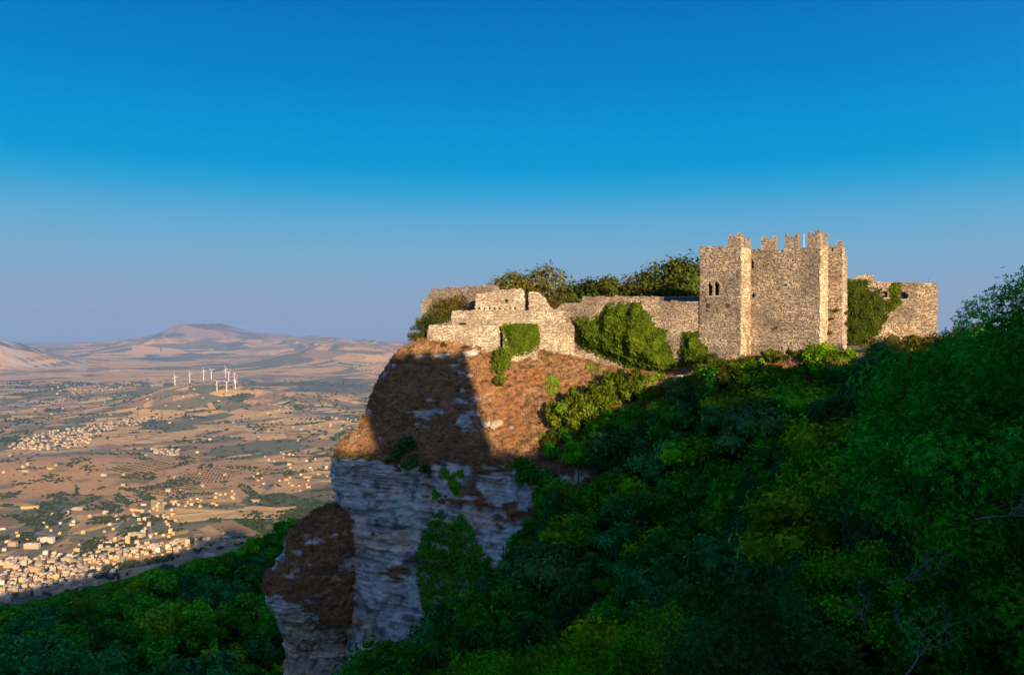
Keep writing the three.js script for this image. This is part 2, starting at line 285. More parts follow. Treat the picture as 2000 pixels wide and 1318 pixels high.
const cliffFace = [   // [px, py, depth] from the castle's east end (first) to the nose of the rock (last)
  [[1900, 668, 104], [1720, 704, 89], [1480, 702, 98.5], [1260, 730, 110.5], [1080, 694, 117.5], [920, 676, 118.5], [805, 668, 120]],
  [[1900, 700, 100], [1720, 745, 86], [1480, 745, 95], [1240, 760, 107.5], [1070, 737, 114], [890, 730, 116], [747, 733, 120]],
  [[1890, 760, 96], [1700, 800, 84], [1450, 810, 92], [1210, 806, 104.5], [1050, 790, 110.5], [870, 790, 113], [720, 796, 119]],
  [[1880, 840, 94], [1690, 880, 82], [1420, 890, 90], [1180, 860, 102], [1030, 850, 107], [850, 850, 110.5], [704, 836, 116]],
  [[1880, 920, 92], [1680, 960, 82], [1400, 960, 87], [1160, 925, 99], [1010, 900, 104], [840, 892, 107.5], [650, 884, 112.5]],
  [[1880, 1000, 92], [1680, 1040, 82], [1380, 1030, 86], [1150, 990, 97.5], [1000, 960, 103.2], [830, 945, 107.2], [645, 925, 113]],
  [[1880, 1100, 92], [1680, 1120, 82], [1350, 1100, 85], [1130, 1070, 96.5], [985, 1050, 102], [825, 1045, 106.4], [659, 1000, 112.5]],
  [[1880, 1200, 92], [1680, 1200, 82], [1330, 1190, 84], [1120, 1170, 95.5], [975, 1160, 100.5], [815, 1150, 105.4], [667, 1090, 111]],
  [[1880, 1350, 92], [1680, 1350, 82], [1330, 1330, 83], [1110, 1318, 94], [960, 1300, 98], [800, 1290, 103], [672, 1230, 109.5]],
  [[1880, 1700, 90], [1680, 1700, 80], [1330, 1700, 80], [1110, 1700, 90], [960, 1700, 94], [800, 1700, 99], [672, 1560, 107]],
].map((row) => { const w = row.map((q) => at(...q)), n = w[w.length - 1]; return [...w, n.clone().add(V3(5, 0, -13)), n.clone().add(V3(28, 0, -26)), n.clone().add(V3(70, 0, -26))]; });
const backwards = (row, dz, dy) => row.map((p, i) => { const k = i < 7 ? 1 : 0.25; return p.clone().add(V3(i === 6 ? 6 : i > 6 ? 12 : 0, dy, -dz * k)); });
const cliffRows = [backwards(cliffFace[0], 30, 0.5), backwards(cliffFace[0], 5, 0.15), ...cliffFace];
const cliffGeometry = loft(cliffRows, 500, 500, (x, y, z, ny, u, v, out) => {
  const face = v - 2, bias = face < 0 ? 0.9 : mixn(0.43, -0.2, sstep(3.7, 4.9, face)) + (u > 4.6 && u < 5.4 ? 0.02 : 0) + 0.36 * sstep(4.9, 4.2, u) * sstep(4.3, 3.4, face) - 0.12 * sstep(5.5, 6, u) + 0.14 * sstep(2.2, 1.2, face);
  rock(x, y, z, ny * 0.45, bias, 0, out);
  const rim = sstep(-0.9, 0.4, face);                                      // the flat top stays walkable
  out.d *= 0.12 + 0.88 * rim;
});
const cliffMesh = structure('cliff', cliffGeometry, std(0xffffff, { vertexColors: true, roughness: 1 }));
cliffMesh.material.side = THREE.DoubleSide;
const outcropRows = [
  [[700, 980, 114], [672, 982, 113.5], [645, 986, 113.5], [628, 992, 115]],
  [[700, 1020, 111], [650, 1018, 109], [605, 1022, 109.5], [577, 1034, 112]],
  [[700, 1085, 110], [645, 1085, 107], [588, 1086, 107], [547, 1090, 110]],
  [[700, 1150, 109.5], [635, 1150, 106], [570, 1145, 105.5], [519, 1131, 109]],
  [[700, 1215, 109], [645, 1214, 105.3], [582, 1200, 105], [524, 1178, 109]],
  [[700, 1243, 109.5], [645, 1238, 107.3], [592, 1226, 107], [534, 1206, 109.8]],
  [[700, 1290, 109], [645, 1282, 107.8], [592, 1276, 107.6], [549, 1262, 109.8]],
  [[700, 1345, 107.5], [645, 1340, 106.5], [592, 1340, 106.5], [556, 1330, 109]],
  [[700, 1750, 100], [645, 1750, 99], [592, 1750, 99], [552, 1750, 103]],
].map((row) => { const w = row.map((q) => at(...q)), n = w[3]; return [...w, n.clone().add(V3(7, 0, -12)), n.clone().add(V3(30, 0, -24))]; });
const outcropTop = outcropRows[0].map((p, i) => p.clone().add(V3(i > 3 ? 0 : 4, 0.3, -6)));
const outcropGeometry = loft([outcropTop, ...outcropRows], 190, 240, (x, y, z, ny, u, v, out) => {
  const low = sstep(4.6, 5.8, v), edge = sstep(2.4, 3.1, u);
  rock(x, y, z, ny * 0.5, mixn(0.62, -0.6, low) - 0.7 * edge * (1 - low), 0.5 * low, out);
});
const outcropMesh = structure('rock_outcrop', outcropGeometry, std(0xffffff, { vertexColors: true, roughness: 1, side: THREE.DoubleSide }));

// heights of the rock on a 0.75 m grid, for standing things on it
const rockTop = new Map();
for (const g of [cliffGeometry, outcropGeometry]) { const p = g.attributes.position; for (let i = 0; i < p.count; i++) { const k = Math.round(p.getX(i) / 0.75) + ',' + Math.round(p.getZ(i) / 0.75); if (!(rockTop.get(k) > p.getY(i))) rockTop.set(k, p.getY(i)); } }
const groundY = (x, z) => Math.max(mountainY(x, z), rockTop.get(Math.round(x / 0.75) + ',' + Math.round(z / 0.75)) ?? -1e9);
scene.updateMatrixWorld(true);
// where a line of sight meets the rock (nearest vertex of the face, close enough to stand a bush on)
const rockPixels = [];
for (const g of [cliffGeometry, outcropGeometry]) { const p = g.attributes.position, n = g.attributes.normal; for (let i = 0; i < p.count; i++) if (n.getZ(i) > -0.2) { const q = V3(p.getX(i), p.getY(i), p.getZ(i)), [a, b] = pixel(q); rockPixels.push([a, b, q, -q.z, V3(n.getX(i), n.getY(i), n.getZ(i))]); } }
const pixelGrid = new Map();
for (const r of rockPixels) { const k = Math.floor(r[0] / 12) + ',' + Math.floor(r[1] / 12); if (!pixelGrid.has(k)) pixelGrid.set(k, []); pixelGrid.get(k).push(r); }
function onRock(px, py) {
  let best = null, score = 1e9;
  for (let i = -1; i <= 1; i++) for (let j = -1; j <= 1; j++) for (const r of pixelGrid.get((Math.floor(px / 12) + i) + ',' + (Math.floor(py / 12) + j)) ?? []) { const d = Math.hypot(r[0] - px, r[1] - py), s = d + r[3] * 0.6; if (d < 9 && s < score) { score = s; best = r; } }
  return best && { p: best[2].clone(), n: best[4].clone() };
}
// dry grass standing on the earthy ledges: far too many to count
{
  const rnd = rngOf(77), blades = new Soup();
  for (let k = 0; k < 7; k++) { const a = rnd() * 6.28, l = 0.10 + rnd() * 0.12, w = 0.03, x = (rnd() - 0.5) * 0.25, z = (rnd() - 0.5) * 0.25, tone = 0.75 + rnd() * 0.5, c = [0.29 * tone, 0.17 * tone, 0.07 * tone]; const i = blades.v(x - Math.sin(a) * w, -0.05, z + Math.cos(a) * w, c); blades.v(x + Math.sin(a) * w, -0.05, z - Math.cos(a) * w, c); blades.v(x + Math.cos(a) * l * 0.7, l, z + Math.sin(a) * l * 0.7, c); blades.tri(i, i + 1, i + 2); }
  const places = [];
  for (const g of [cliffGeometry, outcropGeometry]) { const p = g.attributes.position, k = g.userData.kinds, n = g.attributes.normal; for (let i = 0; i < p.count; i++) if (k[i] > 0.4 && n.getZ(i) > -0.1 && p.getZ(i) > -124 && p.getX(i) < 40 && rnd() < 0.34) places.push([p.getX(i) + (rnd() - 0.5) * 0.2, p.getY(i), p.getZ(i) + (rnd() - 0.5) * 0.2]); }
  const m = new THREE.InstancedMesh(blades.geometry(), std(0xffffff, { vertexColors: true, side: THREE.DoubleSide }), places.length), M = new THREE.Matrix4(), q = new THREE.Quaternion(), up = V3(0, 1, 0), c = new THREE.Color();
  places.forEach(([x, y, z], i) => { const s = 0.7 + rnd() * 1.0; q.setFromAxisAngle(up, rnd() * 6.28); M.compose(V3(x, y, z), q, V3(s, s, s)); m.setMatrixAt(i, M); const t = 0.6 + rnd() * 0.7; m.setColorAt(i, c.setRGB(t, t * (0.85 + rnd() * 0.25), t * (0.7 + rnd() * 0.4))); });
  m.name = 'dry_grass'; m.userData = { kind: 'stuff', label: 'dry brown grass growing over the ledges of the cliff', category: 'grass' }; shade(m); scene.add(m);
}

// ---------- masonry ----------
const mortar = std(rgb(0.21, 0.165, 0.115), { roughness: 1 });
const stoneMat = std(0xffffff, { vertexColors: true, roughness: 0.95 });
const shadeGrey = std(rgb(0.10, 0.11, 0.13));  // dark grey that carries the shade of the rear parapet wall
const iron = std(rgb(0.16, 0.045, 0.02), { roughness: 0.85, metalness: 0.3 });
// a vertical plane through a photograph pixel at a depth, turned by `turn` degrees about the upright axis (0 = square to the viewer)
function plane(px, py, depth, turn) {
  const a = turn * Math.PI / 180, n = V3(Math.sin(a), 0, Math.cos(a)), u = V3(Math.cos(a), 0, -Math.sin(a)), o = at(px, py, depth); o.y = 0;
  const f = { n, u, o, uv: (x, y) => { const r = rayOf(x, y), t = o.dot(n) / r.dot(n), p = r.multiplyScalar(t); return [p.clone().sub(o).dot(u), p.y]; }, at: (s, y, out = 0) => o.clone().addScaledVector(u, s).addScaledVector(n, out).setY(y) };
  f.back = (d) => { const g = plane(px, py, depth, turn); g.o.addScaledVector(n, -d); const o2 = g.o; g.uv = (x, y) => { const r = rayOf(x, y), t = o2.dot(n) / r.dot(n), p = r.multiplyScalar(t); return [p.clone().sub(o2).dot(u), p.y]; }; g.at = (s, y, out = 0) => o2.clone().addScaledVector(u, s).addScaledVector(n, out).setY(y); return g; };
  f.matrix = () => new THREE.Matrix4().makeBasis(u, V3(0, 1, 0), n).setPosition(f.o);
  return f;
}
const TONES = { tan: [0.40, 0.315, 0.225], grey: [0.325, 0.266, 0.205], pale: [0.42, 0.352, 0.262], dark: [0.24, 0.19, 0.14], sunAshlar: [0.50, 0.40, 0.265] };  // sunlight put into colour: receding tower sides lightened, grey fronts darkened
function stones(poly, holes, seed, tone = 'tan', size = 1, depth = 0.09) {   // real stones, course on course, inside an outline drawn in metres
  const rnd = rngOf(seed), s = new Soup(), us = poly.map((p) => p[0]), vs = poly.map((p) => p[1]), u0 = Math.min(...us), u1 = Math.max(...us), v0 = Math.min(...vs), v1 = Math.max(...vs), T = TONES[tone];
  for (let v = v0; v < v1;) {
    const h = (0.11 + rnd() * 0.13) * size;
    for (let u = u0 - rnd() * 0.3; u < u1;) {
      const w = (0.14 + rnd() * rnd() * 0.42) * size, cu = u + w / 2, cv = v + h / 2;
      if (inside(poly, cu, cv) && !holes.some((o) => inside(o, cu, cv)) && rnd() > 0.035) {
        const patch = fbm(cu / 2.6, cv / 2.0, seed, 3), k = (0.42 + rnd() * 1.1) * (1 + patch * 0.8), warm = rnd(), c = [T[0] * k * (0.94 + warm * 0.12), T[1] * k, T[2] * k * (1.14 - warm * 0.3)], d = 0.012 + rnd() * rnd() * depth + Math.max(0, patch) * 0.05;
        const j = () => (rnd() - 0.5) * 0.035, g = 0.012, e = 0.022, b = [[u + g + j(), v + g], [u + w - g + j(), v + g + j()], [u + w - g, v + h - g + j()], [u + g + j(), v + h - g]];
        const wx = 0.10 * noise(cu / 1.3, cv / 1.1, seed + 5), wy = 0.16 * noise(cu / 1.7, cv / 1.2, seed + 8), q = b.map(([x, y]) => s.v(x + wx, y + wy, -0.03, c)), f = b.map(([x, y]) => s.v(x + wx + (x < cu ? e : -e), y + wy + (y < cv ? e : -e), d + j() * 0.6, c));
        s.quad(f[0], f[1], f[2], f[3]);
        for (let m = 0; m < 4; m++) { const n = (m + 1) % 4; s.quad(q[m], q[n], f[n], f[m]); }
      }
      u += w;
    }
    v += h;
  }
  const g = s.geometry().toNonIndexed(); g.computeVertexNormals(); return g;
}
function shapeOf(poly, holes = []) { const s = new THREE.Shape(poly.map(([x, y]) => new THREE.Vector2(x, y))); for (const h of holes) s.holes.push(new THREE.Path(h.map(([x, y]) => new THREE.Vector2(x, y)))); return s; }
const ragged = (poly, seed, amount = 0.18) => { const rnd = rngOf(seed), out = []; poly.forEach((p, i) => { const q = poly[(i + 1) % poly.length], l = Math.hypot(q[0] - p[0], q[1] - p[1]), n = p[2] === 'rough' ? Math.max(1, Math.round(l / 0.5)) : 1; for (let k = 0; k < n; k++) { const t = k / n; out.push([mixn(p[0], q[0], t) + (k ? (rnd() - 0.5) * amount : 0), mixn(p[1], q[1], t) + (k ? (rnd() - 0.5) * amount * 1.6 : 0)]); } }); return out; };
let wallSeed = 100;
// one wall face as part of a thing: body, then its stones; outline in plane coordinates
function face(parent, f, poly, { holes = [], thick = 1.1, tone = 'tan', size = 1, depth = 0.09, name = 'wall' } = {}) {
  const g = new THREE.ExtrudeGeometry(shapeOf(poly, holes), { depth: thick, bevelEnabled: false }); g.translate(0, 0, -thick);
  const w = part(name, g, mortar, parent); w.applyMatrix4(f.matrix());
  const st = part('stonework', stones(poly, holes, wallSeed++, tone, size, depth), stoneMat, w); st.userData.kind = 'stuff';
  return w;
}
const px2 = (f, list) => list.map(([x, y, r]) => { const q = f.uv(x, y); if (r) q.push(r); return q; });
function merlon(parent, f, x0, x1, top, bottom, thick = 0.7, limits) {               // swallow-tailed battlement, drawn by its pixel edges
  let [u0, v1] = f.uv(x0, top), [u1] = f.uv(x1, top); if (limits) { u0 = Math.max(u0, limits[0]); u1 = Math.min(u1, limits[1]); } const [, v0] = f.uv((x0 + x1) / 2, bottom), w = u1 - u0, h = v1 - v0, poly = [[u0, v0 - 0.25], [u1, v0 - 0.25], [u1, v1 - 0.08]];
  for (let k = 0; k <= 8; k++) { const t = k / 8, x = u1 - w * (0.08 + 0.84 * t), dip = Math.pow(1 - Math.abs(2 * t - 1), 0.75); poly.push([x, v1 - h * 0.38 * dip + (k % 2 ? 0.03 : 0)]); }
  poly.push([u0, v1 - 0.1]);
  const m = face(parent, f, poly, { thick, tone: 'grey', size: 0.8, depth: 0.05, name: 'merlon' });
  return m;
}
function archHole(u0, u1, v0, v1) { const r = (u1 - u0) / 2, c = (u0 + u1) / 2, out = [[u0, v0], [u1, v0]]; for (let k = 0; k <= 8; k++) { const a = k / 8 * Math.PI; out.push([c + Math.cos(a) * r, v1 - r + Math.sin(a) * r]); } return out; }
const rectHole = (u0, u1, v0, v1) => [[u0, v0], [u1, v0], [u1, v1], [u0, v1]];
const FOOT = -7.5;
let keepPlanes;

// ---------- the keep with its stepped front ----------
{
  const keep = thing('castle_tower', 'tall stone castle tower with swallow-tailed battlements and a twin arched window', 'castle');
  const A = -40, B = 50, A0 = plane(1447, 690, 103, A);
  const B1 = plane(1447, 690, 103, B).back(-0.012);
  const cornerOf = (f, x) => { const [u] = f.uv(x, 640); return f.at(u, 0); };
  const through = (p, turn) => { const [px] = pixel(p); return plane(px, 640, -p.z, turn); };
  const A1 = through(cornerOf(B1, 1466.5), A), B2 = through(cornerOf(A1, 1601.5), B).back(-0.012), A2 = through(cornerOf(B2, 1618.5), A), B3 = through(cornerOf(A2, 1645), B).back(-0.012), inset = (poly) => { poly[0][0] = 0.03; return poly; }, ends = (poly, u0, u1) => { if (u0 !== null) poly[0][0] = u0; poly[poly.length - 1][0] = u1; return poly; }, w1 = A1.uv(1601.5, 640)[0], w2 = A2.uv(1645, 640)[0];
  const down = (poly) => { const u0 = poly[0][0], u1 = poly[poly.length - 1][0]; return [...poly, [u1, FOOT], [u0, FOOT]]; };
  // left block with the twin window
  const [wu0, wv0] = A0.uv(1382.5, 577.5), [wu1, wv1] = A0.uv(1404.5, 550.5), mid = (wu0 + wu1) / 2;
  const holes0 = [archHole(wu0, mid - 0.11, wv0, wv1), archHole(mid + 0.11, wu1, wv0, wv1)];
  for (const [x, y, w, h] of [[1435, 647, 4, 3], [1420, 577, 3, 4], [1421, 500, 2, 6]]) { const [u, v] = A0.uv(x, y); holes0.push(rectHole(u - w / 34, u + w / 34, v - h / 30, v + h / 30)); }
  const p0 = ragged(down(ends(px2(A0, [[1367.5, 482, 'rough'], [1423, 480.5], [1447, 481]]), null, 0)), 5, 0.1);
  face(keep, A0, p0, { holes: holes0, tone: 'grey', depth: 0.13 });
  // window dressing: colonnette, capitals, sill and arch ring
  const win = new THREE.Group(); win.name = 'window'; win.applyMatrix4(A0.matrix()); keep.add(win);
  const pale = std(rgb(0.42, 0.34, 0.23));
  const col = new THREE.LatheGeometry([[0.13, 0], [0.13, 0.08], [0.08, 0.12], [0.075, 1.02], [0.10, 1.06], [0.16, 1.16], [0.16, 1.24]].map(([r, y]) => new THREE.Vector2(r, y)), 12); col.translate(mid, wv0, -0.25);
  part('colonnette', col, pale, win);
  part('sill', box(wu0 - 0.25, wu1 + 0.25, wv0 - 0.2, wv0 - 0.02, -0.4, 0.14), pale, win);
  const ring = []; for (let k = 0; k < 11; k++) { const a = k / 10 * Math.PI, g = box(-0.12, 0.12, -0.11, 0.11, -0.1, 0.1); g.rotateZ(a + Math.PI / 2); g.translate(mid + Math.cos(a) * (wu1 - wu0) * 0.72, wv1 - 0.75 + Math.sin(a) * 1.15, 0.0); ring.push(g); }
  part('relieving_arch', mergeGeometries(ring), pale, win);
  // the chamber behind the window, so that it is dark inside
  {
    const chamber = new THREE.Group(); chamber.name = 'chamber'; chamber.applyMatrix4(A0.matrix()); keep.add(chamber);
    const [l] = A0.uv(1367.5, 560), [r] = A0.uv(1447, 560), top = A0.uv(1400, 486)[1];
    part('rear_wall', box(l, r, FOOT, top, -6.6, -6), mortar, chamber);
    part('side_wall', box(l, l + 0.9, FOOT, top - 0.05, -6, -1.1), mortar, chamber);
    part('side_wall', box(r - 0.9, r - 0.02, FOOT, top - 0.05, -6, -1.1), mortar, chamber);
    part('roof_slab', box(l + 0.9, r - 0.9, top - 1.2, top - 0.8, -6, -1.1), mortar, chamber);
    part('floor_slab', box(l + 0.9, r - 0.9, wv0 - 1.4, wv0 - 1.1, -6, -1.1), mortar, chamber);
  }
  face(keep, A0.back(6.6), down([[A0.uv(1367.5, 482)[0], A0.uv(1367.5, 484)[1]], [A0.uv(1367.5, 482)[0] + 0.5, A0.uv(1367.5, 484)[1]]]), { thick: 0.3 });
  // receding sides, lightened as if in stronger sun, and fronts
  const [du0] = B1.uv(1458.5, 670), [du1] = B1.uv(1464.5, 670);
  face(keep, B1, down(inset(px2(B1, [[1447, 481], [1455, 483], [1467, 485]]))), { holes: [archHole(du0, du1, FOOT + 0.3, B1.uv(1461, 656)[1])], tone: 'sunAshlar', depth: 0.02, size: 1.3, thick: 1.2 });
  const h1 = [];
  for (const [x, y, w, h] of [[1548.5, 511, 2.2, 10], [1591, 511, 2.2, 9], [1527, 679, 3, 6], [1541, 681, 4, 8], [1545, 669, 2, 8]]) { const [u, v] = A1.uv(x, y); h1.push(rectHole(u - w / 34, u + w / 34, v - h / 32, v + h / 32)); }
  { const [u0] = A1.uv(1467.2, 520), [u1, v1] = A1.uv(1473.5, 505), [, v0] = A1.uv(1470, 526); h1.push([[u0, v0 + 0.2], [u1 - 0.1, v0], [u1, v0 + 0.7], [u1 - 0.1, v1 - 0.2], [u0 + 0.15, v1], [u0, v1 - 0.5]]); }
  { const [u0, v0] = A1.uv(1467.5, 581), [u1, v1] = A1.uv(1476, 571); h1.push([[u0, v0], [u1 - 0.2, v0], [u1, v0 + 0.3], [u1 - 0.3, v1], [u0, v1 - 0.15]]); }
  face(keep, A1, ragged(down(ends(px2(A1, [[1466, 487], [1477, 485.5], [1479, 489, 'rough'], [1540, 486, 'rough'], [1579, 482.5], [1601.5, 482]]), -0.1, w1)), 8, 0.12), { holes: h1, tone: 'grey', depth: 0.12, thick: 1.3 });
  const back1 = A1.back(1.32), [bl] = A1.uv(1466, 600), [br] = A1.uv(1601.5, 600);   // wall behind, so that the openings stay dark
  { const g = new THREE.Group(); g.name = 'wall_core'; g.applyMatrix4(back1.matrix()); keep.add(g); part('core', box(bl, br - 0.1, FOOT, A1.uv(1530, 492)[1], -3.5, -1.2), mortar, g); part('core_side', box(bl, bl + 0.8, FOOT, A1.uv(1530, 493)[1], -1.2, 0), mortar, g); part('core_side', box(br - 0.9, br - 0.1, FOOT, A1.uv(1530, 493)[1], -1.2, 0), mortar, g); part('core_top', box(bl + 0.8, br - 0.8, A1.uv(1530, 498)[1], A1.uv(1530, 494)[1], -1.2, 0), mortar, g); }
  face(keep, B2, down(inset(px2(B2, [[1601.5, 482], [1618.5, 482]]))), { tone: 'sunAshlar', depth: 0.03, size: 1.2, thick: 1.3 });
  const [su0, sv0] = A2.uv(1625, 491), [su1, sv1] = A2.uv(1628.5, 483.5);
  face(keep, A2, ragged(down(ends(px2(A2, [[1618.5, 481.5, 'rough'], [1637, 481], [1645, 482]]), -0.1, w2)), 9, 0.1), { holes: [rectHole(su0, su1, sv0, sv1)], tone: 'tan', depth: 0.11, thick: 1.2 });
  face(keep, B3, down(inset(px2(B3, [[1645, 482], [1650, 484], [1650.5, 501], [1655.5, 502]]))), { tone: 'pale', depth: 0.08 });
  merlon(keep, A0, 1423.5, 1446.8, 456.5, 481, 0.7, [-99, 0]);
  merlon(keep, B1, 1447.9, 1453.5, 458.5, 482, 0.6, [0.03, 99]);
  merlon(keep, B1.back(0.02), 1455.5, 1466.5, 462, 484, 0.6);
  merlon(keep, A1, 1488.5, 1515, 460.5, 488);
  merlon(keep, A1, 1533.7, 1560, 455.5, 486);
  merlon(keep, A1, 1579, 1601.4, 450.5, 482, 0.7, [-99, w1]);
  merlon(keep, B2, 1602.4, 1609.5, 449.5, 482, 0.7, [0.03, 99]);
  merlon(keep, B2, 1611, 1618, 454, 482, 0.7);
  merlon(keep, A2, 1637, 1646, 470, 483, 0.6, [-99, w2]);
  keepPlanes = { A1, A2, B3 };
  // wall anchors: rusty irons
  for (const [x, y] of [[1386, 596], [1424.5, 595.5]]) {
    const [u, v] = A0.uv(x, y), bars = [box(u - 0.12, u - 0.05, v - 0.26, v + 0.26, 0.14, 0.2), box(u + 0.1, u + 0.17, v - 0.34, v + 0.2, 0.14, 0.2), box(u - 0.33, u + 0.33, v - 0.03, v + 0.04, 0.12, 0.138)];
    const g = part('wall_anchor', mergeGeometries(bars), iron, keep); g.applyMatrix4(A0.matrix());
  }
  // broken stones of the battered lower wall
  const pole = solid('flagpole', (() => { const p = at(1571, 486, 101); return tube([p, at(1571, 455, 101)], 0.035, 0.025, 8); })(), std(rgb(0.75, 0.75, 0.75), { roughness: 0.5 }), 'thin white pole standing among the tower battlements', 'pole');
}
// ---------- curtain wall west of the tower ----------
{
  const C0 = plane(1447, 690, 103, -40).back(0.14);
  const wall = thing('curtain_wall', 'long low stone curtain wall joining the tower, half hidden by ivy', 'wall');
  const poly = px2(C0, [[1086, 604, 'rough'], [1100, 594, 'rough'], [1118, 592, 'rough'], [1137, 590], [1137.5, 579.5, 'rough'], [1280, 579], [1280.3, 588.5, 'rough'], [1367.5, 588.5]]); poly.push([poly[poly.length - 1][0], FOOT - 1], [poly[0][0], FOOT - 1]);
  const holes = []; for (const [x, y, w, h] of [[1154, 593, 2.5, 3.5], [1316, 686, 4, 5]]) { const [u, v] = C0.uv(x, y); holes.push(rectHole(u - w / 30, u + w / 30, v - h / 30, v + h / 30)); }
  face(wall, C0, ragged(poly, 21, 0.14), { holes, tone: 'tan', depth: 0.10, thick: 1.2 });
  const Cb = C0.back(4.5), roof = thing('shaded_parapet', 'rear parapet above the curtain wall by the tower, shade painted dark grey', 'roof');
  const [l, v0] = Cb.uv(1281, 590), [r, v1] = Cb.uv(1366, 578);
  const sl = part('shaded_slab', box(l, r, v0 - 0.5, v1 - 0.1, -0.5, 0), shadeGrey, roof); sl.applyMatrix4(Cb.matrix());  // slab coloured dark in place of shade on the wall behind
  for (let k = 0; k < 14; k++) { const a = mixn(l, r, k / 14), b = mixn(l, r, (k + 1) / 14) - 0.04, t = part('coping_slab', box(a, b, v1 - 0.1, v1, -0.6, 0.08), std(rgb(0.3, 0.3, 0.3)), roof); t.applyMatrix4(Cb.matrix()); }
}
// ---------- ruined walls at the west end ----------
{
  const R = (px, py, d, turn) => plane(px, py, d, turn);
  const rear = thing('ruined_wall', 'shaded ruined rear wall with sloping top behind the brown shrubs', 'ruined wall');
  let f = R(900, 600, 127, -42);
  face(rear, f, ragged([...px2(f, [[833, 584, 'rough'], [842, 565, 'rough'], [857, 565, 'rough'], [869, 562, 'rough'], [957, 557.5, 'rough'], [964, 559, 'rough'], [975, 600]]), [f.uv(975, 600)[0], -5], [f.uv(833, 600)[0], -5]], 31, 0.2), { tone: 'grey', depth: 0.12 });
  f = R(828, 600, 124, -30);
  const stub = thing('ruined_wall', 'narrow ruined wall stub at the outer edge of the rock', 'ruined wall');
  face(stub, f, ragged([...px2(f, [[823, 585], [834.5, 583]]), [f.uv(834.5, 600)[0], -4], [f.uv(823, 600)[0], -4]], 32), { tone: 'grey' });
  const F = R(990, 640, 119.6, -6);
  const upper = thing('ruined_wall', 'pale ruined upper wall with a row of beam holes', 'ruined wall');
  const beams = []; for (let k = 0; k < 8; k++) { const [u, v] = F.back(0.5).uv(936 + k * 10, 603); beams.push(rectHole(u - 0.14, u + 0.14, v - 0.16, v + 0.16)); }
  { const [u, v] = F.back(0.5).uv(990, 588); beams.push(rectHole(u - 0.25, u + 0.25, v - 0.3, v + 0.3)); }
  f = F.back(0.5);
  face(upper, f, ragged([...px2(f, [[928.5, 580, 'rough'], [930, 575, 'rough'], [958, 570.5, 'rough'], [992, 567.5, 'rough'], [1003, 563, 'rough'], [1019, 562.5, 'rough'], [1024.5, 570, 'rough'], [1024, 608]]), [f.uv(1024, 640)[0], -3.5], [f.uv(928.5, 640)[0], -3.5]], 33, 0.22), { holes: beams, tone: 'pale', depth: 0.10 });
  const gable = thing('ruined_wall', 'broken gable shaped wall fragment sloping down to the east', 'ruined wall');
  face(gable, f, ragged([...px2(f, [[1033, 576, 'rough'], [1040, 568.5, 'rough'], [1051, 571, 'rough'], [1066, 584, 'rough'], [1078, 604, 'rough'], [1090, 606, 'rough']]), [f.uv(1090, 640)[0], -3.5], [f.uv(1033, 640)[0], -3.5]], 34, 0.22), { tone: 'pale', depth: 0.10 });
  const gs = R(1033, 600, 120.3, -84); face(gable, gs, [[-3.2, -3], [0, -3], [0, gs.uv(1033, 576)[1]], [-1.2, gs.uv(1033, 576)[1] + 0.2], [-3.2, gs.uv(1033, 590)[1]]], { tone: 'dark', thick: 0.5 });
  const main = thing('ruined_wall', 'long pale terrace wall across the middle of the ruin', 'ruined wall');
  const slot = (() => { const [u0, v0] = F.uv(895, 634), [u1, v1] = F.uv(910, 630.5); return rectHole(u0, u1, v0, v1); })();
  face(main, F, ragged([...px2(F, [[881.5, 611, 'rough'], [884, 607.5, 'rough'], [930, 606, 'rough'], [1010, 606, 'rough'], [1060, 607, 'rough'], [1102, 609, 'rough'], [1105, 640]]), [F.uv(1105, 640)[0], -5.5], [F.uv(881.5, 640)[0], -5.5]], 35, 0.2), { holes: [slot], tone: 'pale', depth: 0.10 });
  const low = thing('ruined_wall', 'lowest pale wall standing above the dry grass slope', 'ruined wall');
  f = R(900, 650, 118.4, -8);
  face(low, f, ragged([...px2(f, [[834, 652, 'rough'], [837, 636.5, 'rough'], [900, 635.5, 'rough'], [976, 636.5]]), [f.uv(976, 640)[0], -5.2], [f.uv(834, 640)[0], -4.2]], 36, 0.16), { tone: 'pale', depth: 0.11 });
  const but = thing('ruined_wall', 'square wall block under a cap of green ivy', 'ruined wall');
  f = R(1015, 650, 116.6, -8);
  face(but, f, ragged([...px2(f, [[982, 636, 'rough'], [1050, 636]]), [f.uv(1050, 640)[0], -7], [f.uv(982, 640)[0], -7]], 37), { tone: 'pale', thick: 2.2 });
  const bast = thing('ruined_bastion', 'rounded ruined bastion corner above the brown slope', 'ruined bastion');
  // curved end: short flat faces round a quarter circle
  const c = at(1087, 650, 121.5), rr = 3.0;
  for (let k = 0; k < 6; k++) {
    const a = -24 + k * 22, p = c.clone().add(V3(Math.sin(a * Math.PI / 180) * rr, 0, Math.cos(a * Math.PI / 180) * rr)), [ppx] = pixel(p), q = plane(ppx, 640, -p.z, a), w = 0.6, top = [1.1, 1.0, 0.75, 0.5, 0.2, -0.3][k];
    face(bast, q, ragged([[-w, top, 'rough'], [w, top - 0.15], [w, -8], [-w, -8]], 40 + k, 0.1), { tone: 'pale', depth: 0.13, thick: 1 });
  }
  const join = R(1078, 650, 118.6, -10);
  face(bast, join, ragged([...px2(join, [[1050, 636, 'rough'], [1092, 634]]), [join.uv(1092, 640)[0], -8], [join.uv(1050, 640)[0], -8]], 47, 0.15), { tone: 'pale', depth: 0.14 });
  const pier = thing('stone_pier', 'small bright stone pier at the western brink of the slope', 'stone pier');
  f = R(811, 670, 119.5, 10);
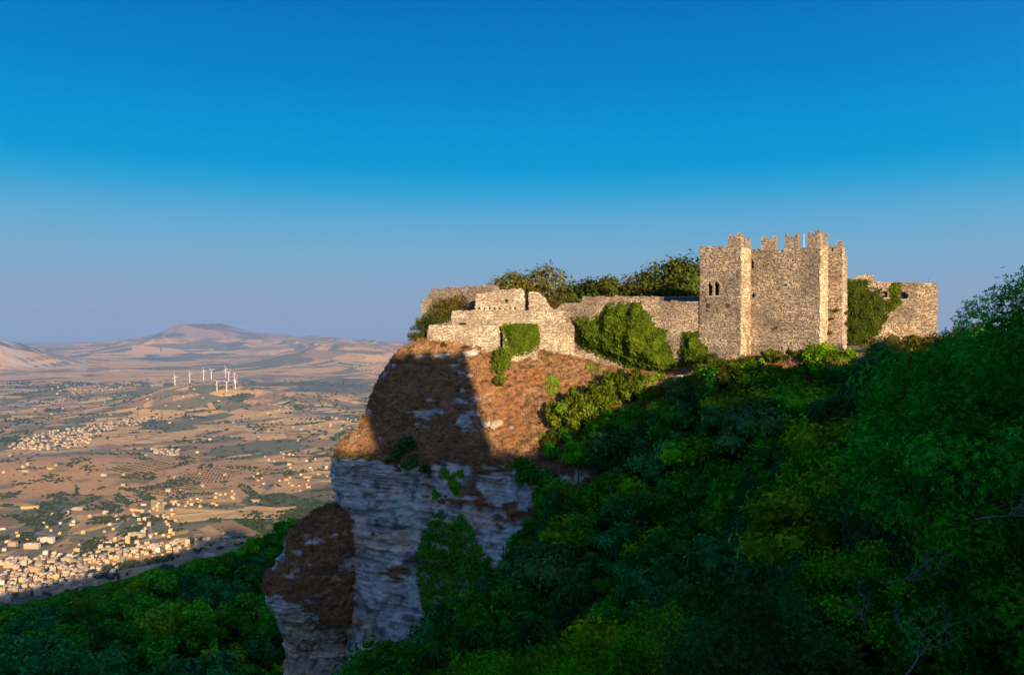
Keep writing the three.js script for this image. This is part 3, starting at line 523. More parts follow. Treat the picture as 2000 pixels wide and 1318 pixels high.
  face(pier, f, ragged([...px2(f, [[807, 668, 'rough'], [817, 667]]), [f.uv(817, 686)[0], at(811, 692, 119.5).y], [f.uv(807, 686)[0], at(811, 692, 119.5).y]], 48, 0.1), { tone: 'pale', thick: 0.8 });
}
// ---------- eastern building ----------
let eastPlane;
{
  const E = eastPlane = plane(1740, 620, 113, -28), hall = thing('castle_hall', 'roofless square stone building with two windows at the castle\'s far end', 'castle');
  const holes = []; { const [u0, v0] = E.uv(1725, 581), [u1, v1] = E.uv(1738.5, 568.5); holes.push(rectHole(u0, u1, v0, v1)); } { const [u0, v0] = E.uv(1759.5, 584), [u1, v1] = E.uv(1775, 569.5); holes.push(rectHole(u0, u1, v0, v1)); }
  const poly = px2(E, [[1648, 549, 'rough'], [1698, 550, 'rough'], [1760, 551, 'rough'], [1831.5, 553]]); poly.push([poly[3][0], -2.5], [poly[0][0], -6.5]);
  face(hall, E, ragged(poly, 51, 0.12), { holes, tone: 'tan', depth: 0.15, size: 1.15, thick: 1.2 });
  const [l] = E.uv(1648, 600), [r] = E.uv(1831.5, 600), top = E.uv(1760, 553)[1], g = new THREE.Group(); g.name = 'inner_walls'; g.applyMatrix4(E.matrix()); hall.add(g);
  part('rear_wall', box(l, r, -6, top - 0.6, -7.5, -6.5), mortar, g); part('side_wall', box(r - 1, r - 0.01, -6, top - 0.1, -6.5, -1.2), mortar, g); part('side_wall', box(l, l + 1, -6, top - 0.1, -6.5, -1.2), mortar, g);
  for (const h of holes) { const cx = (h[0][0] + h[1][0]) / 2, y0 = h[0][1], y1 = h[2][1], w = (h[1][0] - h[0][0]) / 2; part('window_sill', box(cx - w - 0.1, cx + w + 0.1, y0 - 0.15, y0 + 0.02, -0.5, 0.13), std(rgb(0.4, 0.32, 0.22)), g); part('shutter', box(cx - w * 0.9, cx + w * 0.25, y0 + 0.05, y1 - 0.05, -0.75, -0.7), std(rgb(0.05, 0.06, 0.09)), g); }
  const hut = thing('stone_hut', 'small flat topped stone hut above the ivy covered wall', 'hut'), Hf = E.back(3);
  const hp = px2(Hf, [[1661, 545], [1674, 540, 'rough'], [1691, 537.5, 'rough'], [1708, 539]]); hp.push([hp[3][0], 0], [hp[0][0], 0]);
  face(hut, Hf, ragged(hp, 53, 0.08), { tone: 'pale', thick: 2.4 });
  solid('antenna', tube([E.at(E.uv(1814, 556)[0], E.uv(1814, 556)[1], -0.6), E.at(E.uv(1814, 544)[0], E.uv(1814, 544)[1], -0.6)], 0.04, 0.03, 6), std(rgb(0.1, 0.08, 0.08)), 'thin dark antenna rod on the square building', 'antenna');
}

// ---------- plants ----------
function leafMaterial(r, g, b) { return new THREE.MeshPhysicalMaterial({ color: rgb(r, g, b), vertexColors: true, roughness: 1, specularIntensity: 0, transmission: 0.3, thickness: 0, side: THREE.DoubleSide }); }
const LEAF = {
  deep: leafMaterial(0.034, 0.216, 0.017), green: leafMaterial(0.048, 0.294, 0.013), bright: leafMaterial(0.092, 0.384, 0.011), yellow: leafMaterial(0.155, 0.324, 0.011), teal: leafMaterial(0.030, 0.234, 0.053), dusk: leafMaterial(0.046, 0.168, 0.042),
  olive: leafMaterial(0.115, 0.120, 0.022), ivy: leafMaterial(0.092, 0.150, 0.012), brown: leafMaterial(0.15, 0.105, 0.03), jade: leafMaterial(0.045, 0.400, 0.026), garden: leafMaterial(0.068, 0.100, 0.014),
};
const bark = std(rgb(0.11, 0.085, 0.06)), deadwood = std(rgb(0.17, 0.16, 0.14));
function addLeaf(s, p, n, a, l, w, c) {                                      // one folded leaf: axis a, face n
  const b = n.clone().cross(a).normalize(), x = (k, m, q) => [p.x + a.x * k + b.x * m + n.x * q, p.y + a.y * k + b.y * m + n.y * q, p.z + a.z * k + b.z * m + n.z * q];
  const i = s.v(...x(0, 0, 0), c); s.v(...x(l * 0.5, w * 0.5, l * 0.10), c); s.v(...x(l, 0, 0), c); s.v(...x(l * 0.5, -w * 0.5, l * 0.10), c); s.tri(i, i + 1, i + 2); s.tri(i, i + 2, i + 3);
}
const dirOf = (rnd, low = -1) => { const y = mixn(low, 1, rnd()), a = rnd() * 6.2832, r = Math.sqrt(Math.max(0, 1 - y * y)); return V3(Math.cos(a) * r, y, Math.sin(a) * r); };
function crown({ seed, R, H, base, clumps, leaves, leaf, width = 0.55, style = 'round', rosette = 1, core = 0.66, loose = 0.35 }) {
  const rnd = rngOf(seed), s = new Soup(), cs = [];
  for (let k = 0; k < clumps; k++) {
    if (style === 'spire') { const t = (k + rnd()) / clumps, rad = R * Math.pow(1 - t, 0.75), a = rnd() * 6.28; cs.push({ p: V3(Math.cos(a) * rad * 0.6, base + H * (0.05 + 0.9 * t), Math.sin(a) * rad * 0.6), r: R * mixn(0.42, 0.2, t) * (0.8 + rnd() * 0.4) }); }
    else if (style === 'flat') { const d = dirOf(rnd, 0.0), q = 0.35 + rnd() * 0.6; cs.push({ p: V3(d.x * R * q, base + H * (0.35 + 0.5 * rnd() * (1 - q * 0.5)), d.z * R * q), r: R * (0.2 + rnd() * 0.18) }); }
    else { const d = dirOf(rnd, -0.55), q = k ? 0.4 + 0.4 * Math.sqrt(rnd()) : 0; cs.push({ p: V3(d.x * R * q, base + H * 0.5 + d.y * H * 0.5 * q, d.z * R * q), r: Math.min(R, H * 0.6) * (k ? 0.26 + rnd() * 0.22 : 0.55) }); }
  }
  let total = 0; for (const c of cs) { total += c.r * c.r; c.tone = 0.5 + rnd() * 0.95; c.hue = rnd(); }
  const up = V3(0, 1, 0);
  for (const c of cs) {
    if (core) { const g = new THREE.IcosahedronGeometry(c.r * core, 1), q = g.attributes.position, t = c.tone * 0.9; const o = []; for (let i = 0; i < q.count; i++) { const f = 1 + 0.3 * noise(q.getX(i) * 2.1 / c.r + seed, q.getY(i) * 2.1 / c.r, q.getZ(i) * 2.1 / c.r); o.push(s.v(c.p.x + q.getX(i) * f, c.p.y + q.getY(i) * f * 0.85, c.p.z + q.getZ(i) * f, [t, t, t])); } for (let i = 0; i < o.length; i += 3) s.tri(o[i], o[i + 1], o[i + 2]); }
    const n = Math.round(leaves * c.r * c.r / total);
    for (let k = 0; k < n; k++) {
      const d = dirOf(rnd, -0.75), lump = 1 + 0.35 * noise(d.x * 2.4 + c.p.x * 3, d.y * 2.4 + c.p.y * 3, d.z * 2.4 + seed), far = c.r * lump * (1 - loose * rnd() + (rnd() < 0.05 ? 0.1 : 0)), p = c.p.clone().add(V3(d.x, d.y * 0.88, d.z).multiplyScalar(far));
      if (cs.some((o) => o !== c && o.p.distanceToSquared(p) < o.r * o.r * 0.4)) continue;
      const tone = c.tone * (0.5 + rnd() * 1.0), warm = clamp(c.hue * 0.7 + rnd() * 0.3), col = [tone * (0.7 + warm * 0.75), tone, tone * (1.25 - warm * 0.6)];
      if (style === 'spire') { const a = V3(d.x, -0.35 - rnd() * 0.7 + d.y * 0.4, d.z).normalize(), nn = d.clone().addScaledVector(dirOf(rnd), 0.5).normalize(); addLeaf(s, p, nn, a.addScaledVector(nn, -a.dot(nn)).normalize(), leaf * (0.8 + rnd() * 0.7), leaf * width, col); continue; }
      const nn = d.clone().addScaledVector(dirOf(rnd), 0.75).addScaledVector(up, 0.25).normalize(), t0 = dirOf(rnd); t0.addScaledVector(nn, -t0.dot(nn)).normalize();
      for (let m = 0; m < rosette; m++) { const a = t0.clone().applyAxisAngle(nn, m / rosette * 6.2832 + rnd() * 0.4).addScaledVector(nn, rosette > 1 ? 0.35 : 0).normalize(), l = leaf * (0.75 + rnd() * 0.5), fl = nn.clone().addScaledVector(a, -nn.dot(a)).normalize(); addLeaf(s, p, fl, a, l, l * width, col); }
    }
  }
  return { leaves: s.geometry(), clumps: cs };
}
function trunkOf(seed, base, R, H, clumps, thick = 0.16) {
  const rnd = rngOf(seed), gs = [], lean = V3((rnd() - 0.5) * 0.5, base + H * 0.45, (rnd() - 0.5) * 0.5);
  gs.push(tube([V3(0, -1.2, 0), V3(lean.x * 0.25, base * 0.5, lean.z * 0.25), V3(lean.x * 0.7, base + H * 0.15, lean.z * 0.7), lean], thick, thick * 0.45, 7));
  for (const c of clumps.slice(0, 12)) { const a = V3(lean.x * 0.6, mixn(base * 0.7, base + H * 0.35, rnd()), lean.z * 0.6); gs.push(tube([a, a.clone().lerp(c.p, 0.5).add(V3(0, -0.15, 0)), c.p.clone().lerp(a, 0.1)], thick * 0.4, thick * 0.1, 5)); }
  return mergeGeometries(gs);
}
function kindOfTree(o) { const c = crown(o); return { ...o, crown: c.leaves, trunk: trunkOf(o.seed + 5, o.base, o.R, o.H, c.clumps, o.thick ?? 0.16), top: o.base + o.H }; }
const TREES = {
  mid: [1, 2, 3, 4].map((k) => kindOfTree({ seed: 200 + k, R: 2.9, H: 4.6, base: 2.0, clumps: 15 + k, leaves: 3000, leaf: 0.36 })),
  spire: [1, 2].map((k) => kindOfTree({ seed: 230 + k, R: 2.2, H: 7.2, base: 1.1, clumps: 28, leaves: 4600, leaf: 0.46, width: 0.17, style: 'spire' })),
  near: [1, 2, 3].map((k) => kindOfTree({ seed: 260 + k, R: 2.7, H: 4.2, base: 2.0, clumps: 26, leaves: 12000, leaf: 0.092, width: 0.46, rosette: 4, loose: 0.6, core: 0 })),
  nearSpire: [1, 2].map((k) => kindOfTree({ seed: 250 + k, R: 2.2, H: 6.4, base: 1.1, clumps: 34, leaves: 13000, leaf: 0.26, width: 0.16, style: 'spire', core: 0.2 })),
  ivyTree: [1].map((k) => kindOfTree({ seed: 280 + k, R: 2.0, H: 5.2, base: 1.0, clumps: 26, leaves: 13000, leaf: 0.12, width: 0.85, loose: 0.4, core: 0.5 })),
  far: [1, 2, 3, 4].map((k) => kindOfTree({ seed: 300 + k, R: 4.2, H: 6.4, base: 2.2, clumps: 13 + k, leaves: 1500, leaf: 0.72, thick: 0.22 })),
  pine: [1, 2].map((k) => kindOfTree({ seed: 320 + k, R: 4.6, H: 4.4, base: 4.2, clumps: 18, leaves: 1500, leaf: 0.7, style: 'flat', thick: 0.26 })),
  spread: [1, 2, 3].map((k) => kindOfTree({ seed: 340 + k, R: 4.4, H: 6.0, base: 2.6, clumps: 26, leaves: 3600, leaf: 0.36, thick: 0.28, core: 0, loose: 0.6 })),
};
const BUSHES = [1, 2, 3].map((k) => crown({ seed: 400 + k, R: 1.0, H: 1.5, base: -0.25, clumps: 9, leaves: 1300, leaf: 0.19 }).leaves);
const SCRUB = [1, 2].map((k) => crown({ seed: 420 + k, R: 1.0, H: 1.5, base: -0.25, clumps: 12, leaves: 1100, leaf: 0.24, width: 0.2, core: 0, loose: 0.7 }).leaves);
const treeRnd = rngOf(9001);
function plantTree(kind, x, y, z, scale, leafMat, label, group, name, sy = 1) {
  const list = TREES[kind], k = list[Math.floor(treeRnd() * list.length)], t = thing(name, label, 'tree', group, [x, y, z], treeRnd() * 6.28);
  t.scale.set(scale, scale * sy, scale); part('trunk', k.trunk, bark, t); part('crown', k.crown, leafMat, t); return t;
}
function plantBush(x, y, z, r, leafMat, label, group, name = 'shrub', list = BUSHES, sy = 1) {
  const m = solid(name, list[Math.floor(treeRnd() * list.length)], leafMat, label, 'shrub', group); m.position.set(x, y, z); m.scale.set(r, r * sy, r); m.rotation.y = treeRnd() * 6.28; return m;
}
// --- ivy over a wall plane: leaves in cushions that swell away from the edges of the patch
function ivyOn(f, pixels, { seed, count, leaf = 0.24, thick = 0.5, swell = 0, material, label, group }) {
  const poly = px2(f, pixels), rnd = rngOf(seed), s = new Soup(), us = poly.map((p) => p[0]), vs = poly.map((p) => p[1]), u0 = Math.min(...us) - 0.3, u1 = Math.max(...us) + 0.3, v0 = Math.min(...vs) - 0.2, v1 = Math.max(...vs) + 0.2;
  const bulge = (u, v) => { const e = inside(poly, u, v) ? edgeDistance(poly, u, v) : 0; return thick * (0.25 + sstep(0, 1.2, e)) * (0.75 + 0.6 * fbm(u / 1.1, v / 1.1, seed, 3)) + swell * sstep(0, 3.5, e) * (0.85 + 0.35 * noise(u / 1.7, v / 1.7, seed)); };
  for (let k = 0, tries = 0; k < count && tries < count * 6; tries++) {
    const u = mixn(u0, u1, rnd()), v = mixn(v0, v1, rnd()), e = edgeDistance(poly, u, v), ins = inside(poly, u, v);
    if (!ins && !(e < 0.25 && rnd() < 0.3)) continue;
    if (ins && e < 0.5 && noise(u * 1.3, v * 1.3, seed + 3) > 0.25 + e) continue;
    const b = bulge(u, v), gx = (bulge(u + 0.1, v) - b) / 0.1, gy = (bulge(u, v + 0.1) - b) / 0.1, n = f.n.clone().addScaledVector(f.u, -gx).add(V3(0, -gy + 0.25, 0)).addScaledVector(dirOf(rnd), 0.6).normalize(), a = V3(0, -1, 0).addScaledVector(dirOf(rnd), 0.8); a.addScaledVector(n, -a.dot(n)).normalize();
    const tone = (0.62 + rnd() * 0.7) * (1 + 0.3 * noise(u / 0.8, v / 0.8, seed + 9)), warm = rnd(), l = leaf * (0.7 + rnd() * 0.6), p = f.at(u, v, 0.06 + b * (1 - 0.3 * rnd() * rnd()));
    addLeaf(s, p, n, a, l, l * 0.9, [tone * (0.8 + warm * 0.5), tone, tone * (1.1 - warm * 0.4)]); k++;
  }
  if (swell + thick > 0.6) {                                                // the woody mass under the leaves
    const n = 40, m = 40, o = s.p.length / 3;
    for (let j = 0; j <= m; j++) for (let i = 0; i <= n; i++) { const u = mixn(u0, u1, i / n), v = mixn(v0, v1, j / m), ins = inside(poly, u, v), p = f.at(u, v, ins ? Math.max(-0.3, bulge(u, v) - 0.35) : -0.4); s.v(p.x, p.y, p.z, [0.8, 0.8, 0.8]); }
    for (let j = 0; j < m; j++) for (let i = 0; i < n; i++) { const u = mixn(u0, u1, (i + 0.5) / n), v = mixn(v0, v1, (j + 0.5) / m); if (inside(poly, u, v)) { const a = o + j * (n + 1) + i; s.quad(a, a + 1, a + n + 2, a + n + 1); } }
  }
  const m = solid('ivy', s.geometry(), material, label, 'ivy', group); return m;
}
function ivyOnRock(pixels, { seed, count, leaf = 0.26, thick = 0.6, material, label, name = 'ivy', category = 'ivy', kind }) {
  const rnd = rngOf(seed), s = new Soup(), xs = pixels.map((p) => p[0]), ys = pixels.map((p) => p[1]), x0 = Math.min(...xs), x1 = Math.max(...xs), y0 = Math.min(...ys), y1 = Math.max(...ys);
  for (let k = 0, t = 0; k < count && t < count * 5; t++) {
    const px = mixn(x0, x1, rnd()), py = mixn(y0, y1, rnd()); if (!inside(pixels, px, py)) continue;
    const e = edgeDistance(pixels, px, py); if (e < 14 && noise(px / 9, py / 12, seed) > e / 12 - 0.2) continue;
    const h = onRock(px, py); if (!h) continue;
    const out = thick * (0.3 + sstep(0, 22, e)) * (0.8 + 0.7 * fbm(px / 22, py / 22, seed, 3)), n = h.n.clone().addScaledVector(dirOf(rnd), 0.7).add(V3(0, 0.25, 0)).normalize(), a = V3(0, -1, 0).addScaledVector(dirOf(rnd), 0.8); a.addScaledVector(n, -a.dot(n)).normalize();
    const p = h.p.addScaledVector(h.n, out * (1 - 0.4 * rnd())).add(V3((rnd() - 0.5) * 0.25, (rnd() - 0.5) * 0.25, 0)), tone = (0.6 + rnd() * 0.75) * (1 + 0.3 * noise(px / 14, py / 14, seed + 9)), warm = rnd(), l = leaf * (0.7 + rnd() * 0.6);
    addLeaf(s, p, n, a, l, l * 0.85, [tone * (0.8 + warm * 0.5), tone, tone * (1.1 - warm * 0.4)]); k++;
  }
  const m = solid(name, s.geometry(), material, label, category); if (kind) m.userData.kind = kind; return m;
}
const z3 = (list) => list.map(([x, y]) => [1100 + x / 4.706, 480 + y / 4.706]);
const wallC = plane(1447, 690, 103, -40).back(0.14);
ivyOn(wallC, z3([[95, 660], [340, 650], [380, 590], [420, 525], [560, 530], [600, 600], [620, 525], [710, 520], [740, 590], [800, 640], [830, 700], [860, 760], [960, 770], [930, 880], [1000, 900], [1000, 980], [1040, 1060], [1100, 1100], [1080, 1230], [980, 1260], [830, 1190], [600, 1110], [500, 1050], [330, 990], [170, 930], [130, 830], [130, 790]]), { seed: 501, count: 9500, leaf: 0.3, thick: 0.6, swell: 1.3, material: LEAF.ivy, label: 'huge cushion of green ivy swallowing the middle of the curtain wall' });
ivyOn(wallC, z3([[1120, 800], [1240, 790], [1260, 870], [1330, 930], [1310, 1040], [1340, 1080], [1300, 1200], [1150, 1230], [1080, 1130], [1090, 960], [1120, 900]]), { seed: 502, count: 3000, leaf: 0.3, thick: 0.6, swell: 0.8, material: LEAF.ivy, label: 'upright ivy column on the curtain wall next to the tower' });
ivyOn(plane(1015, 650, 116.6, -8), [[982, 637], [986, 633], [1048, 634], [1053, 655], [1050, 676], [1036, 684], [1018, 690], [1004, 688], [990, 674], [986, 655]], { seed: 503, count: 2800, leaf: 0.28, thick: 0.5, swell: 0.5, material: LEAF.ivy, label: 'ivy cap on the square ruined wall block' });
ivyOn(eastPlane, [[1655, 546], [1697, 548], [1690, 562], [1722, 564], [1724, 586], [1738, 596], [1734, 616], [1724, 632], [1716, 650], [1700, 656], [1686, 664], [1680, 684], [1655, 690]], { seed: 504, count: 5200, leaf: 0.26, thick: 0.4, swell: 0, material: LEAF.garden, label: 'dense olive green ivy between the tower and the square building' });
ivyOn(eastPlane, [[1742, 562], [1748, 553], [1757, 553], [1757, 575], [1760, 590], [1752, 598], [1738, 604], [1724, 596], [1742, 585]], { seed: 505, count: 1000, leaf: 0.24, thick: 0.35, material: LEAF.ivy, label: 'strand of ivy hanging between the two windows' });
// ivy and scrub on the rock
ivyOnRock([[845, 1000], [860, 984], [872, 1012], [887, 1010], [905, 998], [925, 1018], [935, 1060], [965, 1090], [978, 1140], [968, 1190], [900, 1225], [830, 1200], [815, 1130], [812, 1070], [825, 1040]], { seed: 511, count: 8500, leaf: 0.3, thick: 0.9, material: LEAF.green, label: 'tall curtain of green ivy climbing the shaded cliff' });
ivyOnRock([[862, 915], [905, 913], [900, 940], [895, 965], [880, 965], [870, 940]], { seed: 512, count: 900, leaf: 0.26, thick: 0.35, material: LEAF.bright, label: 'bright green creeper patch below the dark shrub on the cliff' });
ivyOnRock([[845, 950], [875, 965], [868, 978], [846, 972]], { seed: 513, count: 260, leaf: 0.24, thick: 0.3, material: LEAF.green, label: 'small creeper patch on a cliff ledge' });
ivyOnRock([[955, 690], [975, 675], [1000, 678], [1006, 700], [992, 720], [990, 750], [975, 765], [960, 755], [962, 725]], { seed: 514, count: 2600, leaf: 0.26, thick: 1.3, material: LEAF.ivy, label: 'ivy clump trailing down the sunlit grass slope' });
for (const [k, [poly, n, label]] of [[[[1062, 735], [1085, 730], [1100, 760], [1085, 775], [1068, 765]], 420, 'yellow green weeds in the middle of the sunlit slope'], [[[1138, 690], [1150, 688], [1172, 722], [1165, 745], [1150, 735]], 330, 'yellow green weeds below the ivy cushion'], [[[1050, 845], [1072, 840], [1078, 880], [1055, 882]], 420, 'yellow green weeds at the shadow edge of the slope'], [[[1285, 722], [1325, 735], [1320, 752], [1270, 750], [1262, 740]], 420, 'yellow green weeds beside the stones under the ivy']].entries()) ivyOnRock(poly, { seed: 520 + k, count: n, leaf: 0.24, thick: 0.4, material: LEAF.yellow, label, name: 'weed_patch', category: 'weeds', kind: 'stuff' });
// shrubs on the slope, [px, py of the centre, radius in px, leaves, label]
for (const [px, py, r, mat, label, list] of [
  [1102, 800, 27, 'ivy', 'round sunlit shrub nearest the boulders on the slope'], [1128, 783, 26, 'ivy', 'sunlit shrub second from the slope boulders'], [1150, 800, 28, 'ivy', 'large sunlit shrub in the lower slope thicket'], [1122, 822, 26, 'ivy', 'sunlit shrub at the low end of the thicket'],
  [1175, 768, 26, 'ivy', 'sunlit shrub in the middle of the slope thicket'], [1172, 795, 24, 'ivy', 'sunlit shrub over the shadow edge of the thicket'], [1196, 748, 22, 'ivy', 'sunlit shrub left of the dark gap in the thicket'], [1190, 775, 22, 'ivy', 'shrub behind the dark gap in the thicket'], [1226, 742, 23, 'garden', 'darker shrub under the ivy cushion'], [1248, 750, 20, 'ivy', 'sunlit shrub at the upper end of the thicket'], [1228, 770, 22, 'ivy', 'sunlit shrub by the orange earth bank'], [1262, 772, 17, 'yellow', 'pale shrub next to the orange earth bank'], [1285, 768, 17, 'ivy', 'last sunlit shrub before the shaded wood'],
  [1082, 815, 20, 'ivy', 'small sunlit shrub on the grass edge'], [1095, 845, 24, 'ivy', 'sunlit shrub at the foot of the thicket'], [1078, 862, 20, 'garden', 'shaded shrub at the foot of the thicket'],
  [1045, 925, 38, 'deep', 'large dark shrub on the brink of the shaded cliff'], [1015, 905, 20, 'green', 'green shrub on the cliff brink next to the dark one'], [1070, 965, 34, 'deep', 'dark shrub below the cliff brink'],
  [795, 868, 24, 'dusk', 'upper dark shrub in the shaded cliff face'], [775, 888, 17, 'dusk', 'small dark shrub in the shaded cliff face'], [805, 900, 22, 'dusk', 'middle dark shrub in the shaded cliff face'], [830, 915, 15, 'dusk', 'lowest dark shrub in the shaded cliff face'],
  [975, 745, 14, 'olive', 'olive shrub under the ivy clump on the slope'], [660, 970, 10, 'olive', 'thin sunlit shrub in the cleft above the outcrop', 1],
  [822, 650, 14, 'garden', 'green shrub at the outer wall foot'], [812, 636, 12, 'olive', 'shrub leaning over the outer edge of the rock'], [808, 660, 12, 'olive', 'small shrub beside the stone pier', 1], [868, 672, 8, 'olive', 'small dry shrub on the wall foot', 1], [908, 676, 7, 'brown', 'tiny dry shrub below the lowest wall', 1],
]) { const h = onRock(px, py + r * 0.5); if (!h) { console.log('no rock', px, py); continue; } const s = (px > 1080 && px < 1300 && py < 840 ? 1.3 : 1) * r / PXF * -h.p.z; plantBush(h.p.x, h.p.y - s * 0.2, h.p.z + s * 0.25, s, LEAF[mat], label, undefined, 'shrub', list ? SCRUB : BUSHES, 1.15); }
// shaded shrubs where the slope runs into the wood
{
  const rnd = rngOf(2828), spots = [];
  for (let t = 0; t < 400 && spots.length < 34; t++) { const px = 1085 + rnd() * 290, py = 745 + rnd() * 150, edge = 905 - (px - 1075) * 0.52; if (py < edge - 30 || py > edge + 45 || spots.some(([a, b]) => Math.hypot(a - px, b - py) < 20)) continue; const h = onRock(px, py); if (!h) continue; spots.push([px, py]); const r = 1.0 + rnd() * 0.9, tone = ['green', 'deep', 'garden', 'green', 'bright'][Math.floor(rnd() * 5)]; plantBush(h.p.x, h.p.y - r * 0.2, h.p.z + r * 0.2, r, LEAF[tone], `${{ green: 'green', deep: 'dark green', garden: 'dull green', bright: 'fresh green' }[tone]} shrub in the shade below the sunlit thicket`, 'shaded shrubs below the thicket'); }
}
// shrubs and trees among the ruins and inside the castle
for (const [px, py, d, r, mat, label] of [[868, 600, 123, 2.1, 'olive', 'big olive brown shrub in the corner of the ruin'], [893, 594, 123.5, 1.8, 'brown', 'brown dry shrub against the rear ruined wall'], [850, 618, 121.5, 1.7, 'olive', 'olive shrub in front of the outer wall stub'], [838, 630, 121, 1.4, 'garden', 'green shrub over the lowest ruined wall'], [868, 622, 121, 1.5, 'garden', 'green shrub inside the ruin corner'], [1100, 590, 128, 2.0, 'olive', 'grey green shrub between ruin and curtain wall'], [1085, 600, 126, 1.5, 'brown', 'dry shrub behind the broken gable'], [1118, 603, 123, 1.0, 'olive', 'low shrub at the end of the curtain wall'], [815, 641, 121.5, 1.3, 'garden', 'green shrub overhanging the western brink'], [806, 656, 121, 1.0, 'olive', 'olive shrub lowest on the western brink'], [826, 628, 122, 1.2, 'olive', 'olive shrub against the outer wall stub']]) { const p = at(px, py, d); plantBush(p.x, p.y - r * 0.5, p.z, r, LEAF[mat], label, undefined, 'shrub', SCRUB, 1.1); }
for (const [kind, px, topPy, d, s, mat, label] of [['spread', 1045, 524, 137, 1.75, 'olive', 'wide fig like tree rising behind the ruin'], ['spread', 1000, 540, 136, 1.3, 'olive', 'smaller tree left of the wide tree behind the ruin'], ['spread', 1092, 556, 139, 1.25, 'olive', 'thin tree at the right flank of the ruin'], ['mid', 1168, 542, 132, 1.95, 'garden', 'round dark tree showing over the curtain wall'], ['mid', 1225, 562, 131, 1.4, 'garden', 'low tree between the two tree groups above the wall'], ['spread', 1272, 530, 131, 1.5, 'olive', 'loose olive tree over the middle of the curtain wall'], ['spread', 1318, 507, 131, 1.75, 'garden', 'tallest tree above the curtain wall'], ['mid', 1350, 509, 129.5, 1.9, 'garden', 'dark tree touching the tower side'], ['mid', 1285, 555, 130, 1.4, 'garden', 'dark bushy tree just above the curtain wall']]) {
  const p = at(px, topPy, d), k = TREES[kind][0], h = k.top * s * 0.97; plantTree(kind, p.x, p.y - h, p.z, s, LEAF[mat], label, 'trees inside the castle', 'courtyard_tree');
}
// plants rooted in the tower's joints
for (const [f, px, py, r, mat, label] of [['A2', 1626, 622, 0.35, 'olive', 'small caper tuft high in the right tower face'], ['A2', 1636, 606, 0.45, 'olive', 'caper tuft in the middle of the right tower face'], ['A2', 1624, 650, 0.6, 'olive', 'larger caper tuft low in the right tower face'], ['B3', 1651, 612, 0.5, 'brown', 'dry tuft hanging from the outer tower edge'], ['B3', 1651, 632, 0.6, 'brown', 'long dry tuft lower on the outer tower edge'], ['A1', 1519, 640, 0.3, 'olive', 'tiny plant in the wide tower face'], ['A1', 1538, 556, 0.25, 'olive', 'tiny plant high in the wide tower face']]) { const k = keepPlanes[f], p = k.at(...k.uv(px, py), 0.1); plantBush(p.x, p.y - r * 0.5, p.z, r, LEAF[mat], label, undefined, 'wall_plant', SCRUB); }
// the leaning boulder and ledges on the sunlit slope
{
  const boulder = (px, py, w, h, d, turn, seed, label) => {
    const q = onRock(px, py); if (!q) return; const g = new THREE.IcosahedronGeometry(1, 4), p = g.attributes.position, c = new Float32Array(p.count * 3), out = {};
    for (let i = 0; i < p.count; i++) { const x = p.getX(i), y = p.getY(i), z = p.getZ(i), b = 1 + 0.22 * fbm(x * 1.6 + seed, y * 2.6, z * 1.6, 3) + 0.08 * noise(seed, y * 7, x), sq = (v) => Math.sign(v) * Math.pow(Math.abs(v), 0.7); p.setXYZ(i, sq(x) * b * w, sq(y) * b * h, sq(z) * b * d); rock(x * w + seed * 7, y * h * 1.6, z * d, 0, -1.2, 0.55, out); c.set(out.c, i * 3); }
    g.setAttribute('color', new THREE.BufferAttribute(c, 3)); g.computeVertexNormals(); g.rotateZ(turn);
    const m = solid('boulder', g, std(0xffffff, { vertexColors: true, roughness: 1 }), label, 'boulder'); m.position.copy(q.p).addScaledVector(q.n, 0.25 * d);
  };
  boulder(970, 829, 1.05, 0.6, 0.9, 0.45, 3, 'pale leaning boulder at the shadow edge of the slope'); boulder(951, 830, 0.6, 0.45, 0.6, 0.2, 5, 'smaller pale boulder beside the leaning one'); boulder(1328, 741, 0.8, 0.5, 0.6, 0.1, 9, 'pale stone at the foot of the ivy columns'); boulder(1113, 668, 1.2, 0.5, 0.6, -0.3, 15, 'fallen stone under the ruined bastion'); boulder(1095, 676, 0.8, 0.35, 0.5, -0.3, 17, 'small fallen stone under the ruined bastion');
}
